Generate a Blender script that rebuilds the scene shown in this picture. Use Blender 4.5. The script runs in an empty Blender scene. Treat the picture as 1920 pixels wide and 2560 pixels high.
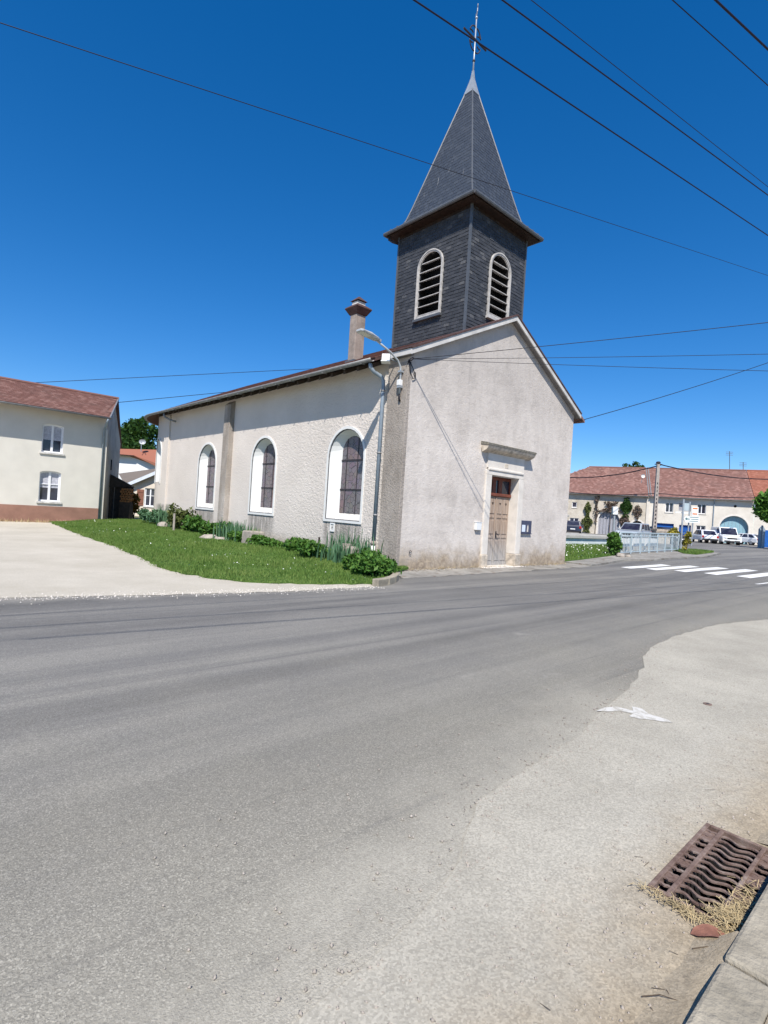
import bpy, bmesh, math, random
import numpy as np
from mathutils import Vector, Matrix
from mathutils.geometry import tessellate_polygon
random.seed(7); rng = np.random.default_rng(7)
SC = bpy.context.scene; COL = SC.collection
R = math.radians

# ---------------------------------------------------------------- camera
cam_d = bpy.data.cameras.new('camera'); cam = bpy.data.objects.new('camera', cam_d); COL.objects.link(cam)
CAM = Vector((-10.254, -10.458, 1.6)); YAW = R(42.684); ROLL = R(3.63); PITCH = R(-0.10)
fw = Vector((math.sin(YAW), math.cos(YAW), 0)); rt = Vector((math.cos(YAW), -math.sin(YAW), 0)); up = Vector((0, 0, 1))
f2 = fw*math.cos(PITCH) + up*math.sin(PITCH); u2 = up*math.cos(PITCH) - fw*math.sin(PITCH)
cr = rt*math.cos(ROLL) + u2*math.sin(ROLL); cu = u2*math.cos(ROLL) - rt*math.sin(ROLL)
cam.matrix_world = Matrix(((cr.x, cu.x, -f2.x, CAM.x), (cr.y, cu.y, -f2.y, CAM.y), (cr.z, cu.z, -f2.z, CAM.z), (0, 0, 0, 1)))
cam_d.sensor_fit = 'HORIZONTAL'; cam_d.sensor_width = 36; cam_d.lens = 36*1346/1920
cam_d.clip_start = .05; cam_d.clip_end = 3000
SC.camera = cam
SC.render.resolution_x = 768; SC.render.resolution_y = 1024

# ---------------------------------------------------------------- sky, sun, exposure
SUN_AZ, SUN_EL = R(45), R(51)          # direction in which the light travels, and its height
world = bpy.data.worlds.new('World'); SC.world = world; world.use_nodes = True
wn = world.node_tree; wn.nodes.clear()
sky = wn.nodes.new('ShaderNodeTexSky'); sky.sky_type = 'NISHITA'; sky.sun_disc = False
sky.sun_elevation = SUN_EL; sky.sun_rotation = math.atan2(-math.cos(SUN_AZ), -math.sin(SUN_AZ))
sky.altitude = 1500; sky.air_density = 1.0; sky.dust_density = 0.0; sky.ozone_density = 5.0
hs = wn.nodes.new('ShaderNodeHueSaturation'); hs.inputs['Hue'].default_value = .506; hs.inputs['Saturation'].default_value = 1.42; hs.inputs['Value'].default_value = 1.0
bg = wn.nodes.new('ShaderNodeBackground'); bg.inputs['Strength'].default_value = .127
wo = wn.nodes.new('ShaderNodeOutputWorld')
gm = wn.nodes.new('ShaderNodeGamma'); gm.inputs[1].default_value = .85; wn.links.new(sky.outputs[0], gm.inputs[0]); wn.links.new(gm.outputs[0], hs.inputs['Color']); wn.links.new(hs.outputs[0], bg.inputs[0]); wn.links.new(bg.outputs[0], wo.inputs[0])
sun_d = bpy.data.lights.new('sun', 'SUN'); sun_d.energy = 4.4; sun_d.angle = R(.53); sun_d.color = (1, .955, .88)
sun = bpy.data.objects.new('sun', sun_d); COL.objects.link(sun)
sdir = Vector((math.cos(SUN_AZ)*math.cos(SUN_EL), math.sin(SUN_AZ)*math.cos(SUN_EL), -math.sin(SUN_EL)))
sun.rotation_euler = sdir.to_track_quat('-Z', 'Y').to_euler(); sun.location = (-30, -30, 60)
vs = SC.view_settings; vs.view_transform = 'Standard'; vs.look = 'None'; vs.gamma = 1; vs.exposure = .62; vs.use_curve_mapping = False

# ---------------------------------------------------------------- node helpers
class NT:
    def __init__(s, name, rough=.85, spec=.3, metal=0):
        s.m = bpy.data.materials.new(name); s.m.use_nodes = True; s.t = s.m.node_tree
        s.b = s.t.nodes['Principled BSDF']; s.b.inputs['Roughness'].default_value = rough
        s.b.inputs['Specular IOR Level'].default_value = spec; s.b.inputs['Metallic'].default_value = metal
        s.pos = s.n('ShaderNodeNewGeometry').outputs['Position']
    def n(s, t, **k):
        x = s.t.nodes.new(t)
        for a, v in k.items(): setattr(x, a, v)
        return x
    def set(s, sock, v):
        if isinstance(v, bpy.types.NodeSocket): s.t.links.new(v, sock)
        elif isinstance(v, (tuple, list)) and len(v) == 3 and sock.type == 'RGBA': sock.default_value = (*v, 1)
        else: sock.default_value = v
    def map(s, scale=(1, 1, 1), rot=(0, 0, 0), vec=None):
        x = s.n('ShaderNodeMapping'); s.set(x.inputs['Vector'], vec or s.pos)
        x.inputs['Scale'].default_value = scale; x.inputs['Rotation'].default_value = rot; return x.outputs[0]
    def noise(s, scale, detail=3, rough=.55, vec=None, dist=0):
        x = s.n('ShaderNodeTexNoise'); s.set(x.inputs['Vector'], vec or s.pos)
        x.inputs['Scale'].default_value = scale; x.inputs['Detail'].default_value = detail
        x.inputs['Roughness'].default_value = rough; x.inputs['Distortion'].default_value = dist; return x.outputs['Fac']
    def voro(s, scale, feature='F1', vec=None, out='Distance'):
        x = s.n('ShaderNodeTexVoronoi', feature=feature); s.set(x.inputs['Vector'], vec or s.pos)
        x.inputs['Scale'].default_value = scale; return x.outputs[out]
    def ramp(s, fac, *stops):
        x = s.n('ShaderNodeValToRGB'); s.set(x.inputs[0], fac); e = x.color_ramp.elements
        while len(e) < len(stops): e.new(.5)
        for q, (p, c) in zip(e, stops):
            q.position = p; q.color = (*c, 1) if isinstance(c, (tuple, list)) else (c, c, c, 1)
        return x.outputs[0]
    def mix(s, fac, a, b, mode='MIX'):
        x = s.n('ShaderNodeMix', data_type='RGBA', blend_type=mode); s.set(x.inputs[0], fac); s.set(x.inputs[6], a); s.set(x.inputs[7], b); return x.outputs[2]
    def math(s, op, a, b=0, c=0):
        x = s.n('ShaderNodeMath', operation=op); s.set(x.inputs[0], a); s.set(x.inputs[1], b); s.set(x.inputs[2], c); return x.outputs[0]
    def sep(s, vec=None):
        x = s.n('ShaderNodeSeparateXYZ'); s.set(x.inputs[0], vec or s.pos); return x.outputs
    def rng(s, v, a, b, c=0., d=1.):
        x = s.n('ShaderNodeMapRange', interpolation_type='SMOOTHSTEP'); s.set(x.inputs[0], v)
        for i, q in enumerate((a, b, c, d)): x.inputs[i+1].default_value = q
        return x.outputs[0]
    def bump(s, h, strength=.5, dist=.02, nrm=None):
        x = s.n('ShaderNodeBump'); s.set(x.inputs['Height'], h); x.inputs['Strength'].default_value = strength
        x.inputs['Distance'].default_value = dist
        if nrm: s.set(x.inputs['Normal'], nrm)
        return x.outputs[0]
    def island(s):
        g = s.n('ShaderNodeNewGeometry').outputs['Random Per Island']; o = s.n('ShaderNodeObjectInfo').outputs['Random']
        return s.math('FRACT', s.math('ADD', g, s.math('MULTIPLY', o, 7.31)))
    def done(s, col, normal=None, rough=None):
        s.set(s.b.inputs['Base Color'], col)
        if normal: s.set(s.b.inputs['Normal'], normal)
        if rough is not None: s.set(s.b.inputs['Roughness'], rough)
        return s.m

def plain(name, col, rough=.6, var=.12, scale=6, bump=0, metal=0, spec=.3, bscale=40):
    n = NT(name, rough, spec, metal)
    a = tuple(c*(1-var) for c in col); b = tuple(min(1, c*(1+var)) for c in col)
    c = n.ramp(n.noise(scale, 4), (.3, a), (.7, b))
    return n.done(c, n.bump(n.noise(bscale, 3), bump, .01) if bump else None)

M = {}
def mats():
    def footway_col(n, xyz):
        c = n.ramp(n.noise(.9, 6, .65), (.3, (.320, .294, .242)), (.55, (.398, .367, .304)), (.75, (.452, .416, .343)))
        tan = n.rng(n.math('ADD', xyz[1], n.math('MULTIPLY', n.noise(1.6, 5, .7), .9)), -8.75, -9.45)
        c = n.mix(n.math('MULTIPLY', tan, .85), c, n.ramp(n.noise(5, 6, .7), (.3, (.225, .175, .115)), (.7, (.40, .325, .225))))
        vc = n.n('ShaderNodeSeparateColor'); n.set(vc.inputs[0], n.voro(120, out='Color'))
        c = n.mix(.7, c, n.ramp(vc.outputs[0], (0., .74), (.5, 1.), (1., 1.25)), 'MULTIPLY')
        c = n.mix(n.math('MULTIPLY', n.rng(n.noise(30, 2, .6), .70, .76), .4), c, (.12, .10, .08))
        return c, vc.outputs[0]
    # worn road asphalt: streaks along the street, pale aggregate, dust toward the near edge
    n = NT('asphalt', .9, .25); xyz = n.sep()
    streak = n.noise(1, 5, .62, n.map((.045, 1.25, 1)), .3); patch = n.noise(.45, 6, .68)
    grain = n.noise(120, 2, .7); aggv = n.n('ShaderNodeSeparateColor'); n.set(aggv.inputs[0], n.voro(150, out='Color'))
    c = n.ramp(n.math('ADD', n.math('MULTIPLY', streak, .78), n.math('MULTIPLY', patch, .22)), (.36, (.130, .125, .118)), (.5, (.183, .175, .163)), (.64, (.252, .238, .213)))
    dust = n.rng(n.math('ADD', xyz[1], n.math('MULTIPLY', n.noise(.8, 5, .65), -3.0)), -6.0, -11.0)
    c = n.mix(n.math('MULTIPLY', dust, .65), c, (.325, .298, .236))
    g = n.ramp(aggv.outputs[0], (0., .70), (.5, .98), (.8, 1.09), (1., 1.48)); c = n.mix(.85, c, g, 'MULTIPLY')
    c = n.mix(n.math('MULTIPLY', n.rng(n.noise(22, 3, .7), .66, .74), .3), c, (.40, .385, .355))
    c = n.mix(n.math('MULTIPLY', n.rng(n.noise(1, 3, .6, n.map((.10, 5, 1)), .2), .58, .70), .25), c, (.07, .07, .075))
    c = n.mix(n.math('MULTIPLY', n.rng(n.noise(.9, 4, .7), .66, .72), .35), c, (.36, .34, .30))
    fc, fv = footway_col(n, xyz)     # trodden dust drifting from the footway onto the road
    yb = n.math('ADD', xyz[1], n.math('MULTIPLY', n.math('ADD', xyz[0], 5.), -.2))
    edge = n.rng(n.math('ADD', yb, n.math('MULTIPLY', n.noise(1.7, 5, .65), -1.1)), -8.15, -8.95)
    c = n.mix(n.math('MULTIPLY', edge, n.rng(xyz[0], -4.3, -6.0)), c, fc)
    yf = n.math('ADD', n.math('ADD', xyz[1], n.math('MULTIPLY', n.math('ADD', xyz[0], 9.), .155)), n.math('MULTIPLY', n.noise(1.3, 5, .65), .9))
    c = n.mix(n.math('MULTIPLY', n.math('MULTIPLY', n.rng(yf, -1.25, -.55), n.rng(xyz[0], -1.4, -3.2)), .8), c, (.36, .335, .29))
    M['asphalt'] = n.done(c, n.bump(n.math('ADD', aggv.outputs[0], grain), .7, .008))
    # pale dusty footway in the foreground
    n = NT('pale_footway', .92, .2); xyz = n.sep(); c, fv = footway_col(n, xyz)
    M['footway'] = n.done(c, n.bump(n.math('ADD', fv, n.noise(25, 5, .7)), .6, .008))
    # cream crushed-limestone drive
    n = NT('limestone_drive', .95, .15)
    c = n.ramp(n.noise(.6, 6, .65), (.3, (.41, .37, .302)), (.6, (.49, .447, .375)), (.8, (.55, .507, .432)))
    c = n.mix(.5, c, n.ramp(n.noise(45, 3, .7), (.3, .7), (.7, 1.2)), 'MULTIPLY')
    M['drive'] = n.done(c, n.bump(n.noise(35, 4, .7), .5, .02))
    # church footpath: patched grey with dirt
    n = NT('church_footpath', .95, .2)
    c = n.ramp(n.noise(1.4, 6, .7), (.3, (.16, .145, .125)), (.5, (.255, .24, .215)), (.7, (.36, .335, .30)))
    c = n.mix(n.rng(n.noise(3.1, 5, .7), .56, .68), c, (.14, .09, .06)); M['path'] = n.done(c, n.bump(n.noise(14, 5, .7), .8, .03))
    n = NT('soil_grass', .95, .1); c = n.ramp(n.noise(1.2, 5, .65), (.3, (.045, .085, .02)), (.55, (.075, .135, .03)), (.8, (.12, .17, .045)))
    M['lawn'] = n.done(c, n.bump(n.noise(30, 4), .8, .04))
    n = NT('far_ground', .95, .1); M['ground'] = n.done(n.ramp(n.noise(.05, 5, .6), (.35, (.09, .11, .04)), (.65, (.20, .18, .12))))
    M['kerb'] = plain('kerb_concrete', (.30, .265, .205), .95, .3, 5, 1.0)
    n = NT('road_paint', .8, .2); c = n.mix(n.math('MULTIPLY', n.rng(n.noise(9, 6, .75), .52, .66), .65), (.70, .69, .665), (.26, .25, .235)); M['paint_white'] = n.done(c, n.bump(n.noise(90, 2), .5, .006))
    n = NT('faded_paint', .85, .2); c = n.mix(n.rng(n.noise(11, 6, .75), .46, .60), (.56, .54, .50), (.40, .375, .325)); M['paint_faded'] = n.done(c, n.bump(n.noise(60, 3), .5, .008))
    # roughcast wall of the long side
    n = NT('roughcast', .93, .15); xyz = n.sep()
    v = n.noise(1, 4, .6, n.map((6, 8.5, 11.5), (R(28), 0, 0)), .8); v2 = n.noise(16, 3, .6)
    c = n.ramp(n.noise(.7, 5, .6), (.3, (.572, .513, .462)), (.7, (.650, .586, .530)))
    fy = n.math('MULTIPLY', n.math('ABSOLUTE', n.math('SUBTRACT', n.math('FRACT', n.math('DIVIDE', n.math('SUBTRACT', xyz[1], 2.53-2.44), 4.885)), .5)), 4.885)
    st = n.math('MULTIPLY', n.rng(fy, 1.05, .75), n.math('MULTIPLY', n.rng(xyz[2], 1.30, 1.16), n.rng(xyz[2], -.05, .85)))
    st = n.math('MULTIPLY', st, n.rng(n.noise(1, 4, .7, n.map((1, 7, .9))), .30, .56))
    c = n.mix(n.math('MULTIPLY', st, .8), c, (.22, .20, .18))
    foot = n.math('MULTIPLY', n.rng(n.math('ADD', xyz[2], n.math('MULTIPLY', n.noise(2.2, 4, .6), -.7)), .35, -.15), .6)
    c = n.mix(foot, c, (.30, .26, .21))
    M['roughcast'] = n.done(c, n.bump(v2, .35, .02, n.bump(n.math('MULTIPLY', v, n.rng(n.math('ADD', xyz[1], n.math('MULTIPLY', n.noise(.6, 3), 5.)), 13., 3., .25, 1.)), .85, .045)))
    # smoother, weathered gable render
    n = NT('gable_render', .93, .15); xyz = n.sep()
    v = n.noise(1, 5, .65, n.map((6.5, 6.5, 8.5)), .6)
    c = n.ramp(n.noise(.75, 7, .7), (.28, (.43, .384, .345)), (.46, (.57, .513, .463)), (.66, (.660, .599, .544)))
    hi = n.math('MULTIPLY', n.rng(n.math('ADD', xyz[2], n.math('MULTIPLY', n.noise(1.1, 5, .65), 3.)), 4.6, 8.2), .38)
    c = n.mix(hi, c, (.33, .30, .28))
    c = n.mix(n.math('MULTIPLY', n.rng(n.noise(2.6, 6, .75), .58, .72), .55), c, (.30, .275, .255))
    c = n.mix(.6, c, n.ramp(n.noise(3.4, 8, .75, n.map((1, 1, .6))), (.32, .80), (.5, 1.), (.7, 1.06)), 'MULTIPLY')
    c = n.mix(n.math('MULTIPLY', n.rng(n.noise(1, 5, .7, n.map((3.2, 1, .28))), .55, .68), n.math('MULTIPLY', n.rng(xyz[2], 2.5, 6.), .3)), c, (.27, .245, .225))
    foot = n.rng(n.math('ADD', xyz[2], n.math('MULTIPLY', n.noise(1.7, 5, .65), -1.5)), .15, -.75)
    c = n.mix(n.math('MULTIPLY', foot, .85), c, n.ramp(n.noise(7, 5, .7), (.35, (.17, .125, .08)), (.7, (.46, .36, .25))))
    M['gable'] = n.done(c, n.bump(n.noise(34, 4, .7), .4, .018, n.bump(v, .5, .03)))
    n = NT('stained_pilaster', .95, .12)
    c = n.ramp(n.noise(1.0, 6, .7, n.map((1, 1, .5))), (.3, (.24, .205, .175)), (.55, (.37, .325, .285)), (.78, (.52, .468, .425)))
    M['pilaster'] = n.done(c, n.bump(n.noise(18, 5, .7), .8, .04))
    M['white_render'] = plain('white_reveal_render', (.66, .655, .64), .85, .06, 2, .15)
    M['joint'] = plain('dark_joint', (.09, .09, .10), .8)
    M['sill'] = plain('worn_sill', (.55, .53, .50), .85, .25, 5, .3)
    # leaded stained glass seen from outside, per pane tint
    n = NT('stained_glass', .22, .5); isl = n.island()
    lead = n.rng(n.voro(6, 'DISTANCE_TO_EDGE'), .012, .035); cell = n.voro(6, out='Color')
    c = n.ramp(n.noise(3.2, 4, .6), (.3, (.075, .062, .072)), (.5, (.13, .10, .105)), (.72, (.20, .15, .15)))
    c = n.mix(.3, c, n.mix(.85, cell, (.15, .12, .125))); c = n.mix(.5, c, n.ramp(isl, (0, (.17, .16, .19)), (.5, (.21, .13, .125)), (1, (.13, .14, .165))), 'MIX')
    c = n.mix(lead, (.02, .02, .022), c); M['glass_stained'] = n.done(c, n.bump(lead, .3, .004))
    n = NT('window_glass', .06, .6); M['glass'] = n.done(n.ramp(n.noise(1.5, 2), (.35, (.018, .016, .03)), (.65, (.05, .055, .075))))
    n = NT('slate', .62, .4); isl = n.island()
    c = n.ramp(isl, (0, (.032, .034, .039)), (.5, (.043, .045, .051)), (.93, (.053, .055, .062)), (1, (.10, .10, .102)))
    c = n.mix(.5, c, n.ramp(n.noise(7, 4, .7), (.3, .65), (.7, 1.3)), 'MULTIPLY'); M['slate'] = n.done(c, n.bump(n.noise(60, 3), .3, .004))
    n = NT('spire_slate', .6, .4); isl = n.island(); xyz = n.sep()
    c = n.ramp(isl, (0, (.036, .044, .060)), (.6, (.044, .053, .070)), (1, (.052, .061, .078)))
    drip = n.math('MULTIPLY', n.rng(n.noise(1, 4, .7, n.map((2.2, 5.5, .55))), .655, .70), n.math('MULTIPLY', n.rng(xyz[2], 12.6, 13.4), n.rng(xyz[2], 16.5, 15.6)))
    c = n.mix(n.math('MULTIPLY', drip, .8), c, (.36, .36, .35)); M['spire'] = n.done(c)
    M['zinc'] = plain('zinc', (.36, .385, .41), .45, .2, 5, 0, .35, .5)
    M['zinc_dark'] = plain('dull_zinc_strip', (.10, .107, .118), .5, .15, 5, 0, .2, .5)
    M['gutter'] = plain('aged_zinc_gutter', (.25, .25, .25), .55, .2, 4, 0, .25, .4)
    M['pipe_blue'] = plain('blue_grey_pipe', (.25, .30, .35), .5, .12, 5, 0, .1, .4)
    M['pvc'] = plain('white_pipe', (.66, .65, .62), .5)
    M['brown_wood'] = plain('brown_soffit_boards', (.026, .014, .010), .75, .4, 5, .3)
    M['dark_wood'] = plain('dark_rafters', (.06, .045, .035), .8, .3, 6)
    M['dark'] = plain('dark_cavity', (.012, .011, .012), .95, .1)
    M['louvre'] = plain('weathered_white_paint', (.44, .42, .40), .75, .22, 7, .2)
    M['verge'] = plain('verge_paint', (.52, .50, .475), .8, .18, 3, .2)
    M['soffit'] = plain('grey_soffit', (.20, .185, .18), .85, .2, 4)
    M['maroon'] = plain('maroon_roof_edge', (.085, .048, .043), .7, .25, 6)
    def tiles(name, a, b, c_, dark):
        n = NT(name, .88, .15); isl = n.island()
        c = n.ramp(isl, (0, a), (.6, b), (1, c_)); c = n.mix(n.math('MULTIPLY', n.rng(n.noise(.9, 6, .7), .45, .7), .5), c, dark)
        return n.done(c, n.bump(n.noise(30, 3), .3, .01))
    M['tiles'] = tiles('red_brown_tiles', (.165, .082, .066), (.205, .105, .085), (.27, .155, .128), (.13, .085, .072))
    M['tiles_farm'] = tiles('weathered_farm_tiles', (.19, .098, .080), (.235, .126, .105), (.31, .180, .150), (.15, .095, .084))
    M['tiles_orange'] = tiles('orange_tiles', (.27, .105, .070), (.31, .125, .084), (.36, .155, .108), (.25, .115, .08))
    M['tiles_grey'] = tiles('grey_brown_tiles', (.16, .135, .115), (.20, .17, .15), (.25, .22, .19), (.12, .10, .09))
    M['iron'] = plain('dark_iron', (.05, .045, .05), .6, .3, 8, .2, .3)
    n = NT('rusty_cast_iron', .85, .3, .1); c = n.ramp(n.noise(14, 6, .7), (.3, (.095, .055, .042)), (.55, (.20, .14, .115)), (.75, (.33, .275, .235)))
    M['rust'] = n.done(c, n.bump(n.noise(70, 4, .7), .6, .006))
    n = NT('weathered_door_wood', .85, .2); g = n.noise(1, 5, .65, n.map((14, 14, 1.1)))
    c = n.ramp(g, (.3, (.21, .145, .105)), (.5, (.35, .265, .205)), (.75, (.48, .385, .31)))
    c = n.mix(n.rng(n.sep()[2], 1.5, .1), c, n.ramp(g, (.3, (.23, .215, .20)), (.75, (.44, .42, .40))))
    M['door_wood'] = n.done(c, n.bump(g, .5, .01))
    M['red_frame'] = plain('red_brown_frame', (.165, .050, .030), .6, .25, 7)
    M['stone'] = plain('cream_dressed_stone', (.64, .59, .53), .9, .10, 3, .3)
    M['stone_worn'] = plain('crumbling_stone', (.46, .40, .33), .95, .35, 6, 1.0, bscale=16)
    M['moss'] = plain('mossy_ledge', (.19, .175, .145), .95, .4, 12, 1.0)
    M['white_plastic'] = plain('white_plastic', (.72, .72, .71), .5, .04)
    M['grey_plastic'] = plain('lamp_grey', (.42, .44, .46), .45, .08, 5, 0, .2)
    M['lens'] = plain('lamp_lens', (.62, .62, .56), .3, .05)
    M['blue_board'] = plain('dark_blue_board', (.055, .06, .105), .4, .15)
    M['paper'] = plain('paper', (.62, .68, .78), .8, .06)
    M['chimney'] = plain('chimney_render', (.27, .225, .195), .95, .25, 4, .8, bscale=20)
    M['cable'] = plain('black_cable', (.012, .012, .018), .6)
    M['cable_blue'] = plain('bundled_cable', (.010, .010, .028), .6)
    # neighbours
    M['house_wall'] = plain('house_render', (.60, .57, .505), .92, .06, 1.2, .15)
    M['plinth'] = plain('brown_plinth', (.275, .150, .110), .9, .16, 2, .2)
    M['cream_wall'] = plain('cream_wall', (.62, .545, .455), .92, .08, 1)
    M['white_wall'] = plain('white_wall', (.70, .70, .70), .92, .06, 1)
    M['fascia'] = plain('pale_fascia', (.58, .62, .68), .7)
    M['shutter'] = plain('brown_shutter', (.20, .085, .055), .7, .2)
    M['frame'] = plain('white_window_frame', (.74, .74, .75), .5, .04)
    M['curtain'] = plain('net_curtain', (.42, .42, .46), .9, .2, 14)
    n = NT('rubble_farm_wall', .95, .1); c = n.ramp(n.noise(.8, 6, .7), (.3, (.36, .315, .25)), (.55, (.53, .475, .395)), (.8, (.60, .55, .47)))
    M['farm_stone'] = n.done(c, n.bump(n.noise(5, 5, .7), .6, .05))
    n = NT('white_farm_wall', .93, .1); c = n.ramp(n.noise(.5, 6, .7), (.3, (.54, .49, .42)), (.6, (.655, .605, .53)))
    M['farm_white'] = n.done(c)
    M['door_grey'] = plain('grey_barn_door', (.30, .30, .33), .8, .12, 5)
    M['door_blue'] = plain('blue_door', (.012, .09, .33), .6, .2)
    M['door_teal'] = plain('pale_teal_door', (.22, .37, .43), .7, .12)
    M['steel_blue'] = plain('grey_blue_steel', (.40, .47, .50), .5, .08, 4, 0, .1)
    M['concrete'] = plain('pole_concrete', (.33, .29, .26), .9, .2, 4, .4)
    M['trough'] = plain('trough_render', (.60, .64, .65), .9, .12, 1.5)
    M['trough_rim'] = plain('trough_rim', (.42, .40, .36), .9, .15, 2)
    M['sign_white'] = plain('sign_white', (.72, .74, .74), .4, .03)
    M['sign_green'] = plain('sign_lettering', (.05, .13, .13), .5, .05)
    M['sign_orange'] = plain('sign_orange', (.60, .17, .03), .5, .05)
    M['tyre'] = plain('tyre', (.018, .018, .018), .9)
    M['rim'] = plain('wheel_rim', (.35, .35, .36), .4, .1, 5, 0, .6)
    M['black_trim'] = plain('black_trim', (.02, .02, .022), .6)
    for k, c in dict(car_white=(.76, .77, .78), car_silver=(.33, .36, .39), car_navy=(.022, .028, .055), car_dark=(.03, .032, .042)).items():
        n = NT(k, .28, .5); n.b.inputs['Coat Weight'].default_value = .6; M[k] = n.done(n.ramp(n.noise(3), (.3, tuple(x*.95 for x in c)), (.7, c)))
    M['headlight'] = plain('headlight', (.55, .58, .62), .15, .1)
    M['tail_red'] = plain('tail_light', (.35, .02, .02), .3)
    def leaf(name, lo, mid, hi, sc=5):
        n = NT(name, .6, .25); f = n.math('ADD', n.math('MULTIPLY', n.noise(sc, 3), .6), n.math('MULTIPLY', n.island(), .4))
        c = n.ramp(f, (.25, lo), (.5, mid), (.8, hi)); n.done(c)
        tr = n.n('ShaderNodeBsdfTranslucent'); n.set(tr.inputs[0], n.mix(.5, c, (.12, .2, .02))); mx = n.n('ShaderNodeMixShader'); mx.inputs[0].default_value = .28
        n.t.links.new(n.b.outputs[0], mx.inputs[1]); n.t.links.new(tr.outputs[0], mx.inputs[2]); n.t.links.new(mx.outputs[0], n.t.nodes['Material Output'].inputs[0]); return n.m
    M['leaf'] = leaf('shrub_leaves', (.030, .090, .014), (.066, .160, .026), (.13, .235, .042))
    M['iris'] = leaf('iris_blades', (.05, .12, .06), (.09, .19, .10), (.16, .26, .15))
    M['grass'] = leaf('grass_blades', (.080, .160, .028), (.130, .220, .044), (.24, .29, .085), .55)
    M['flower'] = plain('white_petals', (.75, .76, .68), .7)
    M['tree_dark'] = leaf('dark_tree_leaves', (.010, .035, .008), (.028, .075, .014), (.06, .125, .025), 1.5)
    M['tree_light'] = leaf('bright_tree_leaves', (.045, .12, .015), (.09, .21, .03), (.15, .29, .05), 2)
    M['vine'] = leaf('vine_leaves', (.05, .06, .025), (.11, .13, .04), (.17, .19, .06), 3)
    M['vine_bare'] = leaf('dry_vine', (.09, .06, .05), (.17, .12, .10), (.24, .17, .15), 3)
    M['yellow_leaf'] = leaf('yellow_leaves', (.16, .14, .015), (.30, .25, .03), (.42, .35, .05), 3)
    M['rust_leaf'] = leaf('orange_brown_leaves', (.20, .08, .015), (.36, .17, .03), (.50, .30, .06), 3)
    M['bark'] = plain('bark', (.10, .075, .055), .95, .3, 8, .8)
    M['log'] = plain('split_logs', (.38, .17, .065), .9, .35, 9, .5)
    M['rock'] = plain('pale_rock', (.33, .29, .25), .95, .25, 4, .8, bscale=14)
    M['straw'] = plain('straw', (.40, .31, .17), .8, .3, 20)
    M['twig'] = plain('twig', (.09, .065, .045), .9, .3)
    M['dead_leaf'] = plain('red_brown_leaf', (.22, .10, .07), .7, .3, 20, .5)
mats()
# ---------------------------------------------------------------- mesh helpers
def gz(x, y=0):
    t = min(1., max(0., (x-8)/8)); return .27*t*t*(3-2*t)

def tess(polys):
    """triangles of a 2D polygon with holes; returns (points, tris)"""
    pts = [p for q in polys for p in q]
    return pts, tessellate_polygon([[Vector((p[0], p[1], 0)) for p in q] for q in polys])

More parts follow.
